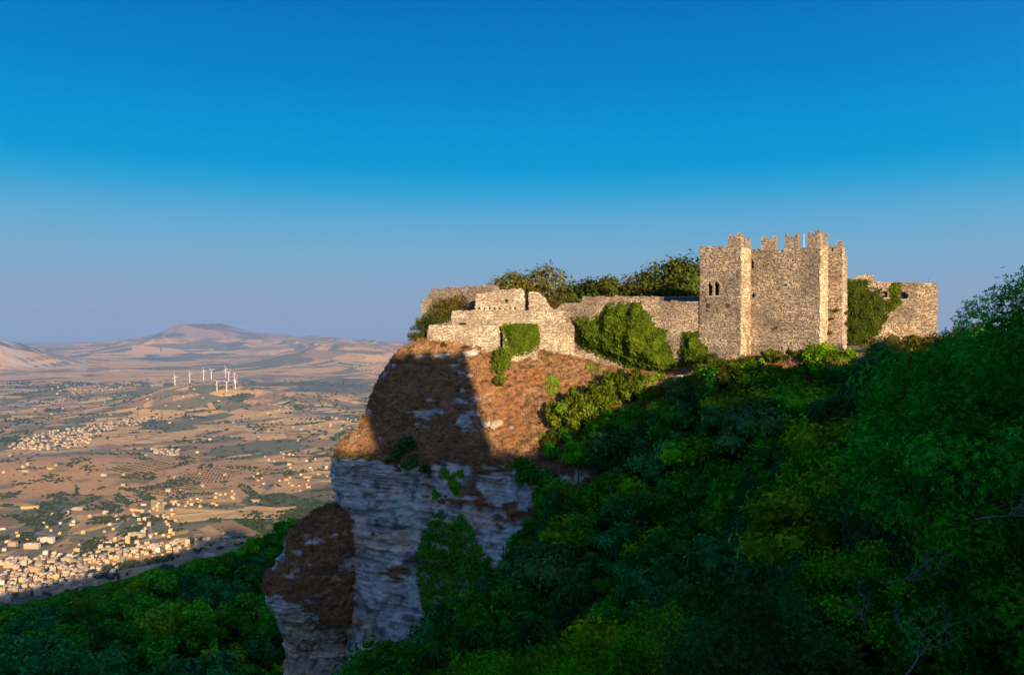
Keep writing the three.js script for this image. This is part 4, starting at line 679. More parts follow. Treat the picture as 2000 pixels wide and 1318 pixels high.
// low dry scrub over the whole upper rock: nobody could count it
{
  const rnd = rngOf(1717), g = crown({ seed: 1717, R: 1.0, H: 1.4, base: -0.25, clumps: 6, leaves: 110, leaf: 0.38, width: 0.2, core: 0, loose: 0.8 }).leaves, places = [];
  for (const geo of [cliffGeometry, outcropGeometry]) { const p = geo.attributes.position, k = geo.userData.kinds, n = geo.attributes.normal; for (let i = 0; i < p.count; i++) if (k[i] > 0.6 && n.getZ(i) > 0 && p.getZ(i) > -120 && p.getX(i) < 26 && rnd() < 0.05 * (0.35 + 1.3 * sstep(-0.2, 0.4, fbm(p.getX(i) / 4, p.getY(i) / 4, 3.3, 3)))) places.push([p.getX(i), p.getY(i), p.getZ(i)]); }
  const m = new THREE.InstancedMesh(g, std(0xffffff, { vertexColors: true, side: THREE.DoubleSide }), places.length), M = new THREE.Matrix4(), q = new THREE.Quaternion(), c = new THREE.Color();
  places.forEach(([x, y, z], i) => { const s = 0.22 + rnd() * rnd() * 0.5; q.setFromAxisAngle(V3(0, 1, 0), rnd() * 6.28); M.compose(V3(x, y, z), q, V3(s, s, s)); m.setMatrixAt(i, M); const k = 0.6 + rnd() * 0.7, w = rnd(); m.setColorAt(i, w < 0.13 ? c.setRGB(0.11 * k, 0.15 * k, 0.02 * k) : w < 0.55 ? c.setRGB(0.23 * k, 0.12 * k, 0.055 * k) : c.setRGB(0.30 * k, 0.19 * k, 0.095 * k)); });
  m.name = 'dry_scrub'; m.userData = { kind: 'stuff', label: 'low dry scrub spread over the slope of the rock', category: 'scrub' }; shade(m); scene.add(m); console.log('scrub', places.length);
}
// --- the wood between the viewer and the castle: highest row the crowns may reach at each column
const SKYLINE = [[560, 1420], [690, 1312], [760, 1240], [830, 1195], [900, 1165], [960, 1120], [1000, 1085], [1036, 1040], [1052, 985], [1075, 945], [1110, 870], [1160, 825], [1210, 805], [1260, 785], [1330, 752], [1380, 712], [1420, 716], [1500, 712], [1560, 705], [1600, 690], [1640, 700], [1670, 690], [1720, 678], [1790, 685], [1830, 682], [1880, 655], [1900, 648], [1925, 615], [1950, 592], [1990, 572], [2060, 566], [2300, 540]];
const woodland = [];
function fits(px, x, y, z, top) { const p = pixel(V3(x, y + top, z)); return p[1] - table(SKYLINE, p[0]); }
const HERO = [ // [kind, px, py of the top, depth, scale, leaves, label]
  ['near', 1865, 712, 27, 1.3, 'jade', 'large jade green tree with bright leaf rosettes near the viewer'], ['near', 2065, 556, 25, 1.2, 'jade', 'tall leafy tree rising into the sky at the picture edge'], ['near', 1960, 652, 30, 1.05, 'jade', 'jade green tree between the two nearest leafy trees'], ['near', 1800, 760, 30, 1.0, 'jade', 'lower jade green tree under the castle hall'], ['near', 1900, 800, 25, 1.35, 'jade', 'leafy green tree in the middle of the near thicket'],
  ['spire', 1718, 672, 70, 1.7, 'dusk', 'tall dark conifer in front of the castle hall'], ['spire', 1690, 700, 66, 1.5, 'dusk', 'dark conifer left of the tallest conifer'], ['spire', 1755, 690, 64, 1.35, 'dusk', 'dark conifer right of the tallest conifer'], ['nearSpire', 1760, 900, 33, 1.0, 'dusk', 'blue green conifer in the middle of the near wood'], ['nearSpire', 1700, 930, 36, 1.05, 'dusk', 'blue green conifer with drooping sprays'], ['nearSpire', 1840, 930, 27, 1.0, 'dusk', 'blue green conifer below the leafy tree'],
  ['mid', 1655, 845, 48, 1.25, 'yellow', 'yellow green tree standing out of the shaded wood'], ['mid', 1600, 880, 46, 1.0, 'bright', 'fresh green tree left of the yellow green one'], ['mid', 1680, 900, 44, 1.0, 'yellow', 'second yellow green tree below the first'], ['mid', 1560, 980, 40, 1.0, 'yellow', 'yellow green bushy tree in the centre of the wood'],
  ['ivyTree', 1690, 1060, 25, 0.95, 'bright', 'ivy wrapped tree stump with small round leaves'], ['ivyTree', 1620, 1180, 25, 0.95, 'green', 'ivy covered tree low in the near wood'],
  ['near', 1180, 1285, 27, 1.0, 'bright', 'bright green treetop at the bottom of the picture'], ['near', 1040, 1290, 29, 1.0, 'bright', 'bright green treetop left of the other at the bottom'], ['near', 1290, 1230, 30, 1.0, 'bright', 'bright green feathery treetop near the bottom centre'],
  ['near', 1970, 1000, 23, 1.1, 'green', 'leafy tree at the right edge in deep shade'], ['near', 1900, 1190, 23, 1.0, 'jade', 'leafy tree in the lower corner of the wood'],
  ['mid', 1606, 672, 93, 0.85, 'yellow', 'sunlit conical tree at the foot of the tower'], ['mid', 1635, 694, 91, 0.7, 'ivy', 'sunlit tree right of the conical one under the tower'], ['mid', 1452, 704, 93.5, 0.7, 'ivy', 'sunlit round tree below the visitors'], ['mid', 1480, 706, 93, 0.7, 'ivy', 'sunlit round tree right of the visitors'], ['mid', 1415, 708, 94.5, 0.6, 'ivy', 'sunlit small tree by the foot of the left tower block'],
  ['mid', 1382, 690, 102, 0.6, 'garden', 'small dark tree in front of the tower corner'],
];
for (let k = 0, r = rngOf(33); k < 26; k++) { const px = 1388 + k * 11, tone = ['ivy', 'garden', 'green', 'yellow', 'deep', 'ivy'][Math.floor(r() * 6)]; HERO.push(['mid', px + r() * 8, 712 + r() * 20, 91.5 - (px - 1388) * 0.02 - r() * 3, 0.7 + r() * 0.35, tone, `${{ ivy: 'olive green', garden: 'dull green', green: 'green', yellow: 'yellow green', deep: 'dark green' }[tone]} tree in the row at the foot of the tower`]); }
for (const [kind, px, topPy, d, s, mat, label] of HERO) { const p = at(px, topPy, d), h = TREES[kind][0].top * s * 0.95, sway = 1; plantTree(kind, p.x, p.y - h, p.z, s, LEAF[mat], label, 'trees of the wood below the castle', 'woodland_tree'); woodland.push([p.x, p.z, s * 1.1]); }
{
  const rnd = rngOf(4242), tones = ['deep', 'green', 'green', 'teal', 'deep', 'bright', 'dusk', 'yellow', 'teal', 'deep'], words = { deep: 'dark green', green: 'green', teal: 'bluish green', bright: 'fresh green', dusk: 'dusky green', yellow: 'yellowish green' };
  for (let t = 0; t < 9000; t++) {
    const d = 23 + 82 * Math.pow(rnd(), 0.75), px = 620 + rnd() * 1560, x = (px - 1000) / PXF * d, z = -d, gy = groundY(x, z), gap = d < 40 ? 2.5 : 3.0;
    if (woodland.some(([a, b, c]) => (a - x) ** 2 + (b - z) ** 2 < (gap * Math.min(1.1, c)) ** 2)) continue;
    const near = d < 38, cone = rnd() < 0.22, kind = cone ? (near ? 'nearSpire' : 'spire') : near ? 'near' : 'mid', top = TREES[kind][0].top;
    let s = (near ? 0.85 : 0.95) + rnd() * 0.5;
    let tries = 0; while (fits(px, x, gy, z, top * s) < 4 && tries++ < 9) s *= 0.88;
    if (s < 0.42 || fits(px, x, gy, z, top * s) < 4) continue;
    const [, py] = pixel(V3(x, gy + top * s, z)); if (py > 1420) continue;
    const patch = noise(x / 11, 3.7, z / 11), tone = cone ? (rnd() < 0.6 ? 'dusk' : 'teal') : tones[Math.floor(clamp(0.5 + patch * 0.55 + (rnd() - 0.5) * 0.5, 0, 0.999) * tones.length)];
    const col = px < 900 ? 'beside the cliff foot' : px < 1150 ? 'below the ruin' : px < 1370 ? 'below the curtain wall' : px < 1660 ? 'below the tower' : px < 1840 ? 'below the square hall' : 'at the right edge', row = d > 75 ? 'far' : d > 45 ? 'middle' : 'near', where = `in the ${row} wood ${col}`, size = s > 1.15 ? 'tall ' : s < 0.75 ? 'small ' : '';
    plantTree(kind, x, gy - 0.2, z, s, LEAF[tone], `${size}${words[tone]} ${cone ? 'drooping conifer' : 'tree'} ${where}`, `${words[tone]} ${cone ? 'conifers' : 'broadleaf trees'} ${where}`, cone ? 'conifer' : 'woodland_tree');
    woodland.push([x, z, s]);
  }
  console.log('woodland', woodland.length);
}
// --- sunlit scrub under the castle hall
for (const [px, py, d, r, mat, label] of [[1700, 668, 96, 1.5, 'olive', 'olive shrub at the foot of the ivy clad wall'], [1735, 668, 99, 1.6, 'olive', 'grey olive shrub on the rock below the hall'], [1768, 672, 100, 1.7, 'brown', 'dry sunlit shrub below the hall windows'], [1800, 668, 101, 1.6, 'olive', 'sunlit olive shrub under the hall corner'], [1828, 670, 101, 1.4, 'brown', 'dry shrub at the end of the hall rock'], [1852, 676, 95, 1.9, 'olive', 'olive shrub on the slope past the hall'], [1885, 662, 92, 2.0, 'olive', 'tall olive shrub before the sky'], [1905, 652, 88, 2.0, 'brown', 'sunlit brownish shrub touching the leafy tree'], [1870, 700, 88, 1.9, 'olive', 'olive shrub low on the eastern slope'], [1820, 690, 92, 1.6, 'olive', 'olive shrub in the sunlit row'], [1780, 690, 93, 1.6, 'olive', 'olive shrub next to the dark conifers'], [1517, 703, 100, 0.75, 'ivy', 'small clipped shrub at the tower wall'], [1541, 702, 99.5, 0.8, 'garden', 'darker clipped shrub at the tower wall'], [1660, 700, 93, 0.9, 'yellow', 'yellow green shrub at the tower corner'], [1655, 722, 91, 1.2, 'yellow', 'sunlit yellow shrub below the tower corner'], [1570, 702, 99, 0.9, 'ivy', 'sunlit shrub between clipped shrubs and conical tree'], [1500, 712, 98, 1.0, 'ivy', 'sunlit shrub along the tower path'], [1430, 712, 99.5, 0.9, 'yellow', 'yellow green shrub in front of the first visitor']]) { const p = at(px, py, d); plantBush(p.x, Math.max(p.y - r * 0.55, groundY(p.x, p.z) - 0.2 * r), p.z, r, LEAF[mat], label, undefined, 'shrub', mat === 'brown' || (mat === 'olive' && px < 1760) ? SCRUB : BUSHES, 1.0); }
{
  const rnd = rngOf(919);
  for (let px = 1372, k = 0; px < 1668; px += 11, k++) { const d = 99.5 - (px - 1372) * 0.028 + rnd() * 1.5, py = 716 + rnd() * 16, p = at(px + rnd() * 6, py, d), r = 0.4 + rnd() * 0.45, tone = ['ivy', 'ivy', 'garden', 'yellow', 'ivy', 'garden'][Math.floor(rnd() * 6)]; plantBush(p.x, Math.max(p.y - r * 0.5, groundY(p.x, p.z) - 0.15 * r), p.z, r, LEAF[tone], `${{ ivy: 'sunlit green', green: 'fresh green', yellow: 'yellow green', garden: 'dull green' }[tone]} shrub in the row along the tower path`, 'shrubs along the tower path'); }
}
// --- dead branches in the near wood
function deadTree(seed, px, py, depth, size, lean, label) {
  const rnd = rngOf(seed), gs = [];
  (function grow(p, dir, len, r, level) { const pts = [p.clone()], d = dir.clone(); let q = p.clone(); for (let k = 0; k < 4; k++) { d.addScaledVector(dirOf(rnd), 0.22).normalize(); q = q.clone().addScaledVector(d, len / 4); pts.push(q); } gs.push(tube(pts, r, r * 0.5, 5)); if (level > 3) return; const n = level === 0 ? 4 : 3; for (let k = 0; k < n; k++) { const at0 = pts[2 + (k % 3)]; grow(at0, d.clone().addScaledVector(dirOf(rnd, -0.2), 0.95).normalize(), len * (0.55 + rnd() * 0.2), r * 0.5, level + 1); } })(V3(0, 0, 0), lean.clone().normalize(), size, size * 0.03, 0);
  const m = solid('dead_branch', mergeGeometries(gs), deadwood, label, 'dead branch'); m.position.copy(at(px, py, depth)); return m;
}
deadTree(61, 1770, 1320, 21, 1.15, V3(0.75, 0.8, 0.2), 'bare grey branch curving out of the dark hollow at the bottom');
deadTree(62, 1735, 1140, 22, 0.9, V3(0.9, 0.45, 0.3), 'bare grey branch spreading beside the ivy wrapped stump');
deadTree(63, 1905, 1015, 20, 1.0, V3(0.7, 0.35, 0.2), 'bare grey branch at the right edge of the wood');
deadTree(64, 1700, 1245, 21, 0.8, V3(-0.4, 0.8, 0.3), 'fine bare twigs between the ivy covered trees');
// --- forest on the flank of the mountain, left of the rock
{
  const rnd = rngOf(5151), top0 = [[-120, 1190], [0, 1176], [60, 1182], [130, 1166], [190, 1165], [240, 1130], [300, 1105], [330, 1112], [380, 1088], [440, 1078], [480, 1062], [520, 1038], [560, 1004], [600, 992], [640, 990]], list = [];
  for (let t = 0; t < 9000 && list.length < 330; t++) {
    const d = 92 + 330 * Math.pow(rnd(), 0.8), px = -130 + rnd() * 800, x = (px - 1000) / PXF * d, z = -d, gap = 5.6 + d * 0.008;
    if (px > 560 && d < 190) continue; if (px > 500 && d < 125) continue;
    if (list.some(([a, b]) => (a - x) ** 2 + (b - z) ** 2 < gap * gap)) continue;
    const gy = mountainY(x, z), kind = rnd() < 0.22 ? 'pine' : 'far', h = TREES[kind][0].top; let s = 0.95 + rnd() * 0.5, n = 0;
    const over = () => { const p = pixel(V3(x, gy + h * s, z)); return p[1] - table(top0, p[0]); };
    while (over() < 2 && n++ < 8) s *= 0.88;
    if (s < 0.4 || over() < 2) continue;
    const p = pixel(V3(x, gy + h * s, z)); if (p[1] > 1400) continue;
    list.push([x, z]);
    const patch = noise(x / 26, 6.1, z / 26) + (rnd() - 0.5) * 0.8, tone = patch > 0.45 ? 'yellow' : patch > 0.15 ? 'bright' : patch > -0.2 ? 'green' : patch > -0.5 ? 'deep' : 'teal', words = { deep: 'dark', green: 'green', teal: 'bluish', bright: 'fresh green', yellow: 'yellow green' }[tone], far = (d > 230 ? 'on the far slope shoulder' : d > 150 ? 'midway down the slope' : 'low on the slope') + (px < 200 ? ' left edge' : px > 400 ? ' beside the outcrop' : ''), big = s > 1.15 ? 'tall ' : s < 0.8 ? 'small ' : '';
    plantTree(kind, x, gy - 0.3, z, s, LEAF[tone], `${big}${words} ${kind === 'pine' ? 'flat pine' : 'round tree'} ${far}`, `${words} ${kind === 'pine' ? 'pines' : 'trees'} ${far}`, kind === 'pine' ? 'slope_pine' : 'slope_tree');
  }
  console.log('slope trees', list.length);
}
// --- behind the viewer: the tower and the park trees whose shadows fall across the rock
{
  const t = thing('park_tower', 'square crenellated stone tower behind the viewpoint, its shadow falls on the cliff', 'tower', undefined, [37.1, -6, 20]);
  const w = 5.6, d = 5, top = 37.3;
  part('wall', box(-w, w, 0, top, -d, d), mortar, t);
  for (let k = 0; k < 5; k++) for (const s of [-1, 1]) part('merlon', box(-w + k * 2.45, -w + k * 2.45 + 1.2, top, top + 0.7, s * d - 0.35, s * d + 0.35), mortar, t);
  const gw = thing('added_sun_wall', 'long unseen wall beside the tower behind the viewpoint, added to shade the outcrop', 'wall', undefined, [-8, -8, 21]);  // unseen wall, added to block the low sun from the outcrop
  part('wall', box(-45, 37.2, 0, 19, -0.8, 0.8), mortar, gw);
  const rnd = rngOf(808), crest = [[-60, 12], [0, 16.5], [14, 17], [24, 17], [29, 16.8], [44, 16.4], [50, 17], [57, 20.5], [64, 24], [70, 26], [74, 24], [82, 23.5], [130, 24.5]];
  for (let x = -56; x < 118; x += 4.2) for (const z of [17, 27]) {
    const xx = x + (rnd() - 0.5) * 1.6, px0 = xx, zz = z + (rnd() - 0.5) * 2, gy = mountainY(xx, zz), want = table(crest, xx - SUN.x / SUN.z * (zz - 20)) + SUN.y / SUN.z * (zz - 20) - 0.3 * rnd(), k = TREES.far[0].top * 0.96, s = (want - gy) / k;
    if (xx + 3 * 1 > 29.5 && xx - 3 < 45 && z === 17) { if (want > 18) continue; }
    if (s < 0.3) continue;
    const wide = Math.min(1.15, s); const tr = plantTree('far', xx, gy, zz, wide, LEAF.green, `park tree in the ${z === 17 ? 'front' : 'rear'} row behind the viewpoint`, 'park trees behind the viewpoint', 'park_tree', s / wide);
  }
}

// ---------- undergrowth on the mountain ----------
{
  const rnd = rngOf(606), g = crown({ seed: 606, R: 1.0, H: 1.3, base: -0.2, clumps: 6, leaves: 190, leaf: 0.4 }).leaves, places = [];
  for (let t = 0; t < 60000 && places.length < 6000; t++) { const d = 22 + 380 * Math.pow(rnd(), 0.75), px = -200 + rnd() * 2400, x = (px - 1000) / PXF * d, z = -d; if (px > 620 && d > 106) continue; if (px > 470 && px < 1040 && d > 98 && d < 125) continue; const y = mountainY(x, z); if (pixel(V3(x, y, z))[1] > 1480) continue; places.push([x, y, z]); }
  const m = new THREE.InstancedMesh(g, LEAF.green, places.length), M = new THREE.Matrix4(), q = new THREE.Quaternion(), c = new THREE.Color();
  places.forEach(([x, y, z], i) => { const s = 1.0 + rnd() * 1.5; q.setFromAxisAngle(V3(0, 1, 0), rnd() * 6.28); M.compose(V3(x, y, z), q, V3(s, s * 0.9, s)); m.setMatrixAt(i, M); const k = 0.55 + rnd() * 0.6; m.setColorAt(i, c.setRGB(k * (0.8 + rnd() * 0.9), k, k)); });
  m.name = 'undergrowth'; m.userData = { kind: 'stuff', label: 'dense green undergrowth between the trees of the slope', category: 'undergrowth' }; shade(m); scene.add(m);
}
// ---------- the town, the villages and the farms ----------
const WALLS = { cream: std(rgb(0.47, 0.37, 0.21)), white: std(rgb(0.55, 0.49, 0.38)), yellow: std(rgb(0.50, 0.36, 0.10)), ochre: std(rgb(0.45, 0.28, 0.08)), pink: std(rgb(0.44, 0.29, 0.20)), grey: std(rgb(0.34, 0.32, 0.29)) };
const ROOFS = { tile: std(rgb(0.34, 0.15, 0.08)), terrace: std(rgb(0.46, 0.38, 0.30)), pale: std(rgb(0.55, 0.50, 0.44)) };
const paneMat = std(rgb(0.06, 0.07, 0.09), { roughness: 0.3 }), trim = std(rgb(0.6, 0.56, 0.5));
const flatRoof = (w, d, h) => { const t = 0.35, e = 0.7, gs = [box(-w / 2 + t, w / 2 - t, h - 0.1, h + 0.06, -d / 2 + t, d / 2 - t), box(-w / 2, w / 2, h, h + e, -d / 2, -d / 2 + t), box(-w / 2, w / 2, h, h + e, d / 2 - t, d / 2), box(-w / 2, -w / 2 + t, h, h + e, -d / 2 + t, d / 2 - t), box(w / 2 - t, w / 2, h, h + e, -d / 2 + t, d / 2 - t), box(-w * 0.3, -w * 0.05, h + 0.06, h + 2.2, -d * 0.2, d * 0.1)]; return mergeGeometries(gs); };
const gableRoof = (w, d, h, rise) => { const s = new Soup(), o = 0.4, a = [-w / 2 - o, w / 2 + o], b = [-d / 2 - o, d / 2 + o]; const p = [[a[0], h, b[0]], [a[1], h, b[0]], [a[1], h, b[1]], [a[0], h, b[1]], [a[0], h + rise, 0], [a[1], h + rise, 0]].map((q) => s.v(...q)); s.quad(p[3], p[2], p[5], p[4]); s.quad(p[1], p[0], p[4], p[5]); s.tri(p[0], p[3], p[4]); s.tri(p[2], p[1], p[5]); s.quad(p[0], p[1], p[2], p[3]); const g = s.geometry().toNonIndexed(); g.computeVertexNormals(); return g; };
const HOUSE = [[11, 9, 6.4, 0], [14, 10, 9.2, 0], [9, 8, 6, 1], [16, 9, 6.2, 1], [12, 12, 12, 0], [8, 7, 3.4, 1], [20, 10, 9.5, 0], [13, 9, 6.4, 1]].map(([w, d, h, gable]) => ({ wall: box(-w / 2, w / 2, -4, h, -d / 2, d / 2), roof: gable ? gableRoof(w, d, h + 0.02, 1.9) : flatRoof(w, d, h + 0.02), w, d, h, gable }));
const houseRnd = rngOf(1234), built = [];
function placeHouse(px, py, kinds, gap, labelOf, group, colours, spin) {
  const p = groundHit(px, py, 1500); if (!p || built.some(([x, z]) => (x - p.x) ** 2 + (z - p.z) ** 2 < gap * gap)) return;
  const k = kinds[Math.floor(houseRnd() * kinds.length)], colour = colours[Math.floor(houseRnd() * colours.length)], h = HOUSE[k], s = 0.85 + houseRnd() * 0.4;
  const words = `${colour} ${h.gable ? 'gabled' : 'flat roofed'} house`;
  const t = thing('house', labelOf(words), 'house', `${words}s ${group}`, [p.x, p.y, p.z], spin + (houseRnd() < 0.5 ? Math.PI / 2 : 0) + (houseRnd() - 0.5) * 0.16);
  t.scale.setScalar(s); part('wall', h.wall, WALLS[colour], t); part('roof', h.roof, h.gable ? ROOFS.tile : houseRnd() < 0.5 ? ROOFS.terrace : ROOFS.pale, t);
  built.push([p.x, p.z]); return t;
}
const SUNNY = ['cream', 'cream', 'white', 'yellow', 'cream', 'ochre', 'pink', 'white', 'yellow'];
// bigger blocks that stand out by themselves: [px, py of the foot, length, depth, height, storeys, turn, colour, roof, label]
for (const [px, py, w, d, h, n, turn, colour, roof, label] of [
  [62, 1071, 46, 13, 15, 4, 0.35, 'cream', 'pale', 'long cream apartment block at the near edge of the town'], [92, 1060, 42, 13, 17, 5, 0.35, 'white', 'pale', 'long white apartment block behind the cream one'], [24, 1066, 26, 12, 13, 4, 0.3, 'pink', 'tile', 'pinkish apartment block left of the white blocks'],
  [58, 993, 62, 14, 10, 3, 0.5, 'yellow', 'tile', 'long yellow block alone on the hillside'], [150, 996, 34, 20, 8, 2, 0.1, 'cream', 'pale', 'wide low school building beside the road'], [205, 1003, 16, 12, 9, 2, 0.1, 'white', 'pale', 'square white house at the road bend'],
  [268, 1048, 44, 22, 12, 3, 0.2, 'cream', 'terrace', 'large cream building in the middle of the town'], [300, 1070, 20, 16, 12, 3, 0.1, 'white', 'pale', 'white corner house at the lower town edge'], [305, 1072, 12, 12, 8, 2, 0, 'cream', 'terrace', 'cream annex next to the white corner house'], [390, 1064, 30, 12, 12, 3, 0.05, 'white', 'tile', 'white terrace house at the tip of the shadow'], [350, 1060, 34, 12, 12, 3, 0.05, 'yellow', 'terrace', 'yellow terrace house before the tip of the shadow'],
  [442, 1053, 26, 14, 9, 2, 0.2, 'grey', 'pale', 'grey house inside the mountain shadow'], [408, 1087, 30, 16, 8, 2, 0.1, 'white', 'pale', 'white farm building in the shadowed field'], [130, 1098, 30, 14, 13, 4, 0.3, 'cream', 'terrace', 'tall cream block by the town trees'], [18, 1108, 30, 14, 15, 4, 0.3, 'cream', 'pale', 'big cream block at the left picture edge'], [72, 1118, 28, 14, 13, 4, 0.3, 'yellow', 'terrace', 'big yellow block in the dense town'],
  [97, 916, 28, 16, 8, 2, 0.2, 'yellow', 'tile', 'yellow farmhouse on the brown hillside'], [48, 921, 34, 10, 5, 1, 0.1, 'cream', 'terrace', 'low cream farm shed on the brown hillside'], [202, 929, 22, 12, 6, 2, 0.2, 'white', 'pale', 'small white farmhouse near the dark trees'], [600, 933, 34, 18, 9, 2, 0.2, 'yellow', 'tile', 'yellow farm near the cliff'], [498, 980, 32, 16, 9, 2, 0.1, 'cream', 'tile', 'cream farmhouse on the green knoll'],
]) {
  const p = groundHit(px, py, 1500); if (!p) continue;
  const t = thing('building', label, 'building', 'large buildings of the town', [p.x, p.y, p.z], turn - 0.35);
  part('wall', box(-w / 2, w / 2, -4, h, -d / 2, d / 2), WALLS[colour], t); part('roof', roof === 'tile' ? gableRoof(w, d, h + 0.02, 2.6) : flatRoof(w, d, h + 0.02), ROOFS[roof], t);
  const cols = Math.max(2, Math.round(w / 4.5));
  for (let f = 0; f < n; f++) for (let c = 0; c < cols; c++) { const x = -w / 2 + (c + 0.5) * w / cols, y = (f + 0.3) * h / n; part('window', box(x - 0.7, x + 0.7, y, y + h / n * 0.5, d / 2 - 0.1, d / 2 + 0.02), paneMat, t); }
  built.push([p.x, p.z]); for (let k = 1; k < w / 16; k++) built.push([p.x + Math.cos(turn) * 8 * k, p.z], [p.x - Math.cos(turn) * 8 * k, p.z]);
}
const REGIONS = [ // [outline in the photograph, tries, gap, kinds, most, label tail, group, turn]
  [[[0, 1092], [60, 1090], [120, 1078], [170, 1075], [235, 1050], [300, 1062], [415, 1052], [410, 1066], [300, 1088], [250, 1090], [180, 1118], [95, 1152], [0, 1178]], 1500, 12.5, [0, 1, 2, 4, 1, 0, 3], 150, 'in the packed sunlit town', 'in the packed town', 0.35],
  [[[250, 990], [290, 985], [350, 978], [352, 1000], [340, 1035], [345, 1052], [250, 1050], [262, 1015]], 420, 14, [0, 1, 2, 3], 50, 'along the upper town street', 'of the upper town', 0.2],
  [[[120, 1000], [245, 995], [250, 1040], [170, 1075], [0, 1085], [0, 1020]], 140, 30, [0, 2, 3], 26, 'among trees above the town', 'above the town', 0.3],
  [[[350, 975], [470, 955], [465, 972], [420, 990], [352, 1000]], 120, 17, [0, 2, 3], 20, 'in the row leaving town eastward', 'east of the town', 0.1],
  [[[430, 1040], [470, 1042], [520, 1052], [490, 1068], [430, 1066]], 60, 18, [0, 2], 9, 'inside the shadow tip', 'in the shadow tip', 0.1],
  [[[110, 1150], [190, 1118], [260, 1098], [300, 1105], [240, 1130], [150, 1165]], 90, 18, [0, 1, 2], 14, 'in the shaded town edge', 'in the shaded town edge', 0.3],
  [[[500, 890], [560, 880], [640, 885], [640, 945], [590, 960], [500, 945], [440, 895]], 200, 26, [2, 3, 7, 0], 34, 'in the village near the cliff', 'in the village near the cliff', 0.2],
];
let singles = 0;
for (const [poly, tries, gap, kinds, most, tail, group, turn] of REGIONS) {
  const xs = poly.map((p) => p[0]), ys = poly.map((p) => p[1]); let n = 0;
  for (let t = 0; t < tries && n < most; t++) { const px = mixn(Math.min(...xs), Math.max(...xs), houseRnd()), py = mixn(Math.min(...ys), Math.max(...ys), houseRnd()); if (inside(poly, px, py) && placeHouse(px, py, kinds, gap, (w) => `${w} ${tail}`, group, SUNNY, turn)) n++; }
  singles += n; console.log('houses', group, n);
}
// the far villages and farms, a few pixels each, beyond the nearest three hundred houses
{
  const list = [], rnd = rngOf(777), areas = [[[[15, 868], [60, 850], [130, 838], [230, 822], [310, 812], [305, 822], [240, 835], [180, 850], [175, 870], [90, 880], [20, 878]], 260, 16], [[[295, 876], [350, 880], [345, 892], [300, 885]], 40, 16], [[[690, 712], [760, 708], [750, 730], [690, 724]], 60, 20], [[[420, 770], [720, 780], [690, 850], [400, 880]], 26, 40], [[[600, 820], [700, 815], [690, 835], [600, 835]], 14, 30], [[[0, 740], [400, 750], [420, 830], [0, 850]], 22, 50], [[[100, 750], [260, 748], [240, 765], [100, 772]], 60, 22], [[[0, 885], [480, 880], [480, 960], [0, 960]], 16, 40], [[[0, 1095], [415, 1055], [250, 1095], [100, 1155], [0, 1180]], 200, 11.5]];
  for (const [poly, n, gap] of areas) { const xs = poly.map((p) => p[0]), ys = poly.map((p) => p[1]); for (let t = 0, k = 0; t < n * 4 && k < n; t++) { const px = mixn(Math.min(...xs), Math.max(...xs), rnd()), py = mixn(Math.min(...ys), Math.max(...ys), rnd()); if (!inside(poly, px, py)) continue; const p = groundHit(px, py, 1500); if (!p || built.some(([x, z]) => (x - p.x) ** 2 + (z - p.z) ** 2 < gap * gap)) continue; built.push([p.x, p.z]); list.push(p); k++; } }
  const body = mergeGeometries([box(-6, 6, -3, 6.2, -4.5, 4.5)].map((g) => g.toNonIndexed()).concat([gableRoof(12, 9, 6.3, 1.8)]).map((g) => { g.deleteAttribute('uv'); return g; }));
  const m = new THREE.InstancedMesh(body, std(rgb(0.38, 0.31, 0.23)), list.length), M = new THREE.Matrix4(), q = new THREE.Quaternion(), c = new THREE.Color();
  list.forEach((p, i) => { const s = 0.9 + rnd() * 0.7; q.setFromAxisAngle(V3(0, 1, 0), Math.floor(rnd() * 4) * 1.57 + rnd() * 0.3); M.compose(p, q, V3(s, s, s)); m.setMatrixAt(i, M); const k = 0.75 + rnd() * 0.5; m.setColorAt(i, c.setRGB(k, k * (0.85 + rnd() * 0.2), k * (0.7 + rnd() * 0.35))); });
  m.name = 'distant_village'; m.userData = { kind: 'stuff', label: 'far villages and farms scattered over the plain', category: 'village' }; shade(m); scene.add(m);
  console.log('far houses', list.length);
}
// roads
function road(points, width, name = 'road') {
  const c = new THREE.CatmullRomCurve3(points.map(([x, y]) => groundHit(x, y, 1500))), n = 60, s = new Soup();
  for (let k = 0; k <= n; k++) { const p = c.getPoint(k / n), t = c.getTangent(k / n), a = V3(-t.z, 0, t.x).normalize(); for (const e of [-1, 1]) { const x = p.x + a.x * e * width / 2, z = p.z + a.z * e * width / 2; s.v(x, valleyY(x, z) + 1.1, z); } if (k) { const o = k * 2; s.quad(o - 2, o - 1, o + 1, o); } }
  structure(name, s.geometry(), std(rgb(0.30, 0.26, 0.22), { side: THREE.DoubleSide }));
}
road([[150, 1085], [168, 1062], [190, 1052], [215, 1040], [232, 1022], [222, 1006], [205, 1000]], 11);
road([[0, 1055], [40, 1038], [110, 1048], [190, 1052]], 8); road([[60, 893], [70, 880], [95, 876]], 7); road([[300, 1058], [292, 1030], [285, 992]], 9); road([[560, 890], [600, 868], [630, 845], [640, 835]], 7); road([[20, 1008], [75, 990], [120, 995], [170, 1000]], 7); road([[230, 985], [330, 930], [380, 915]], 6);
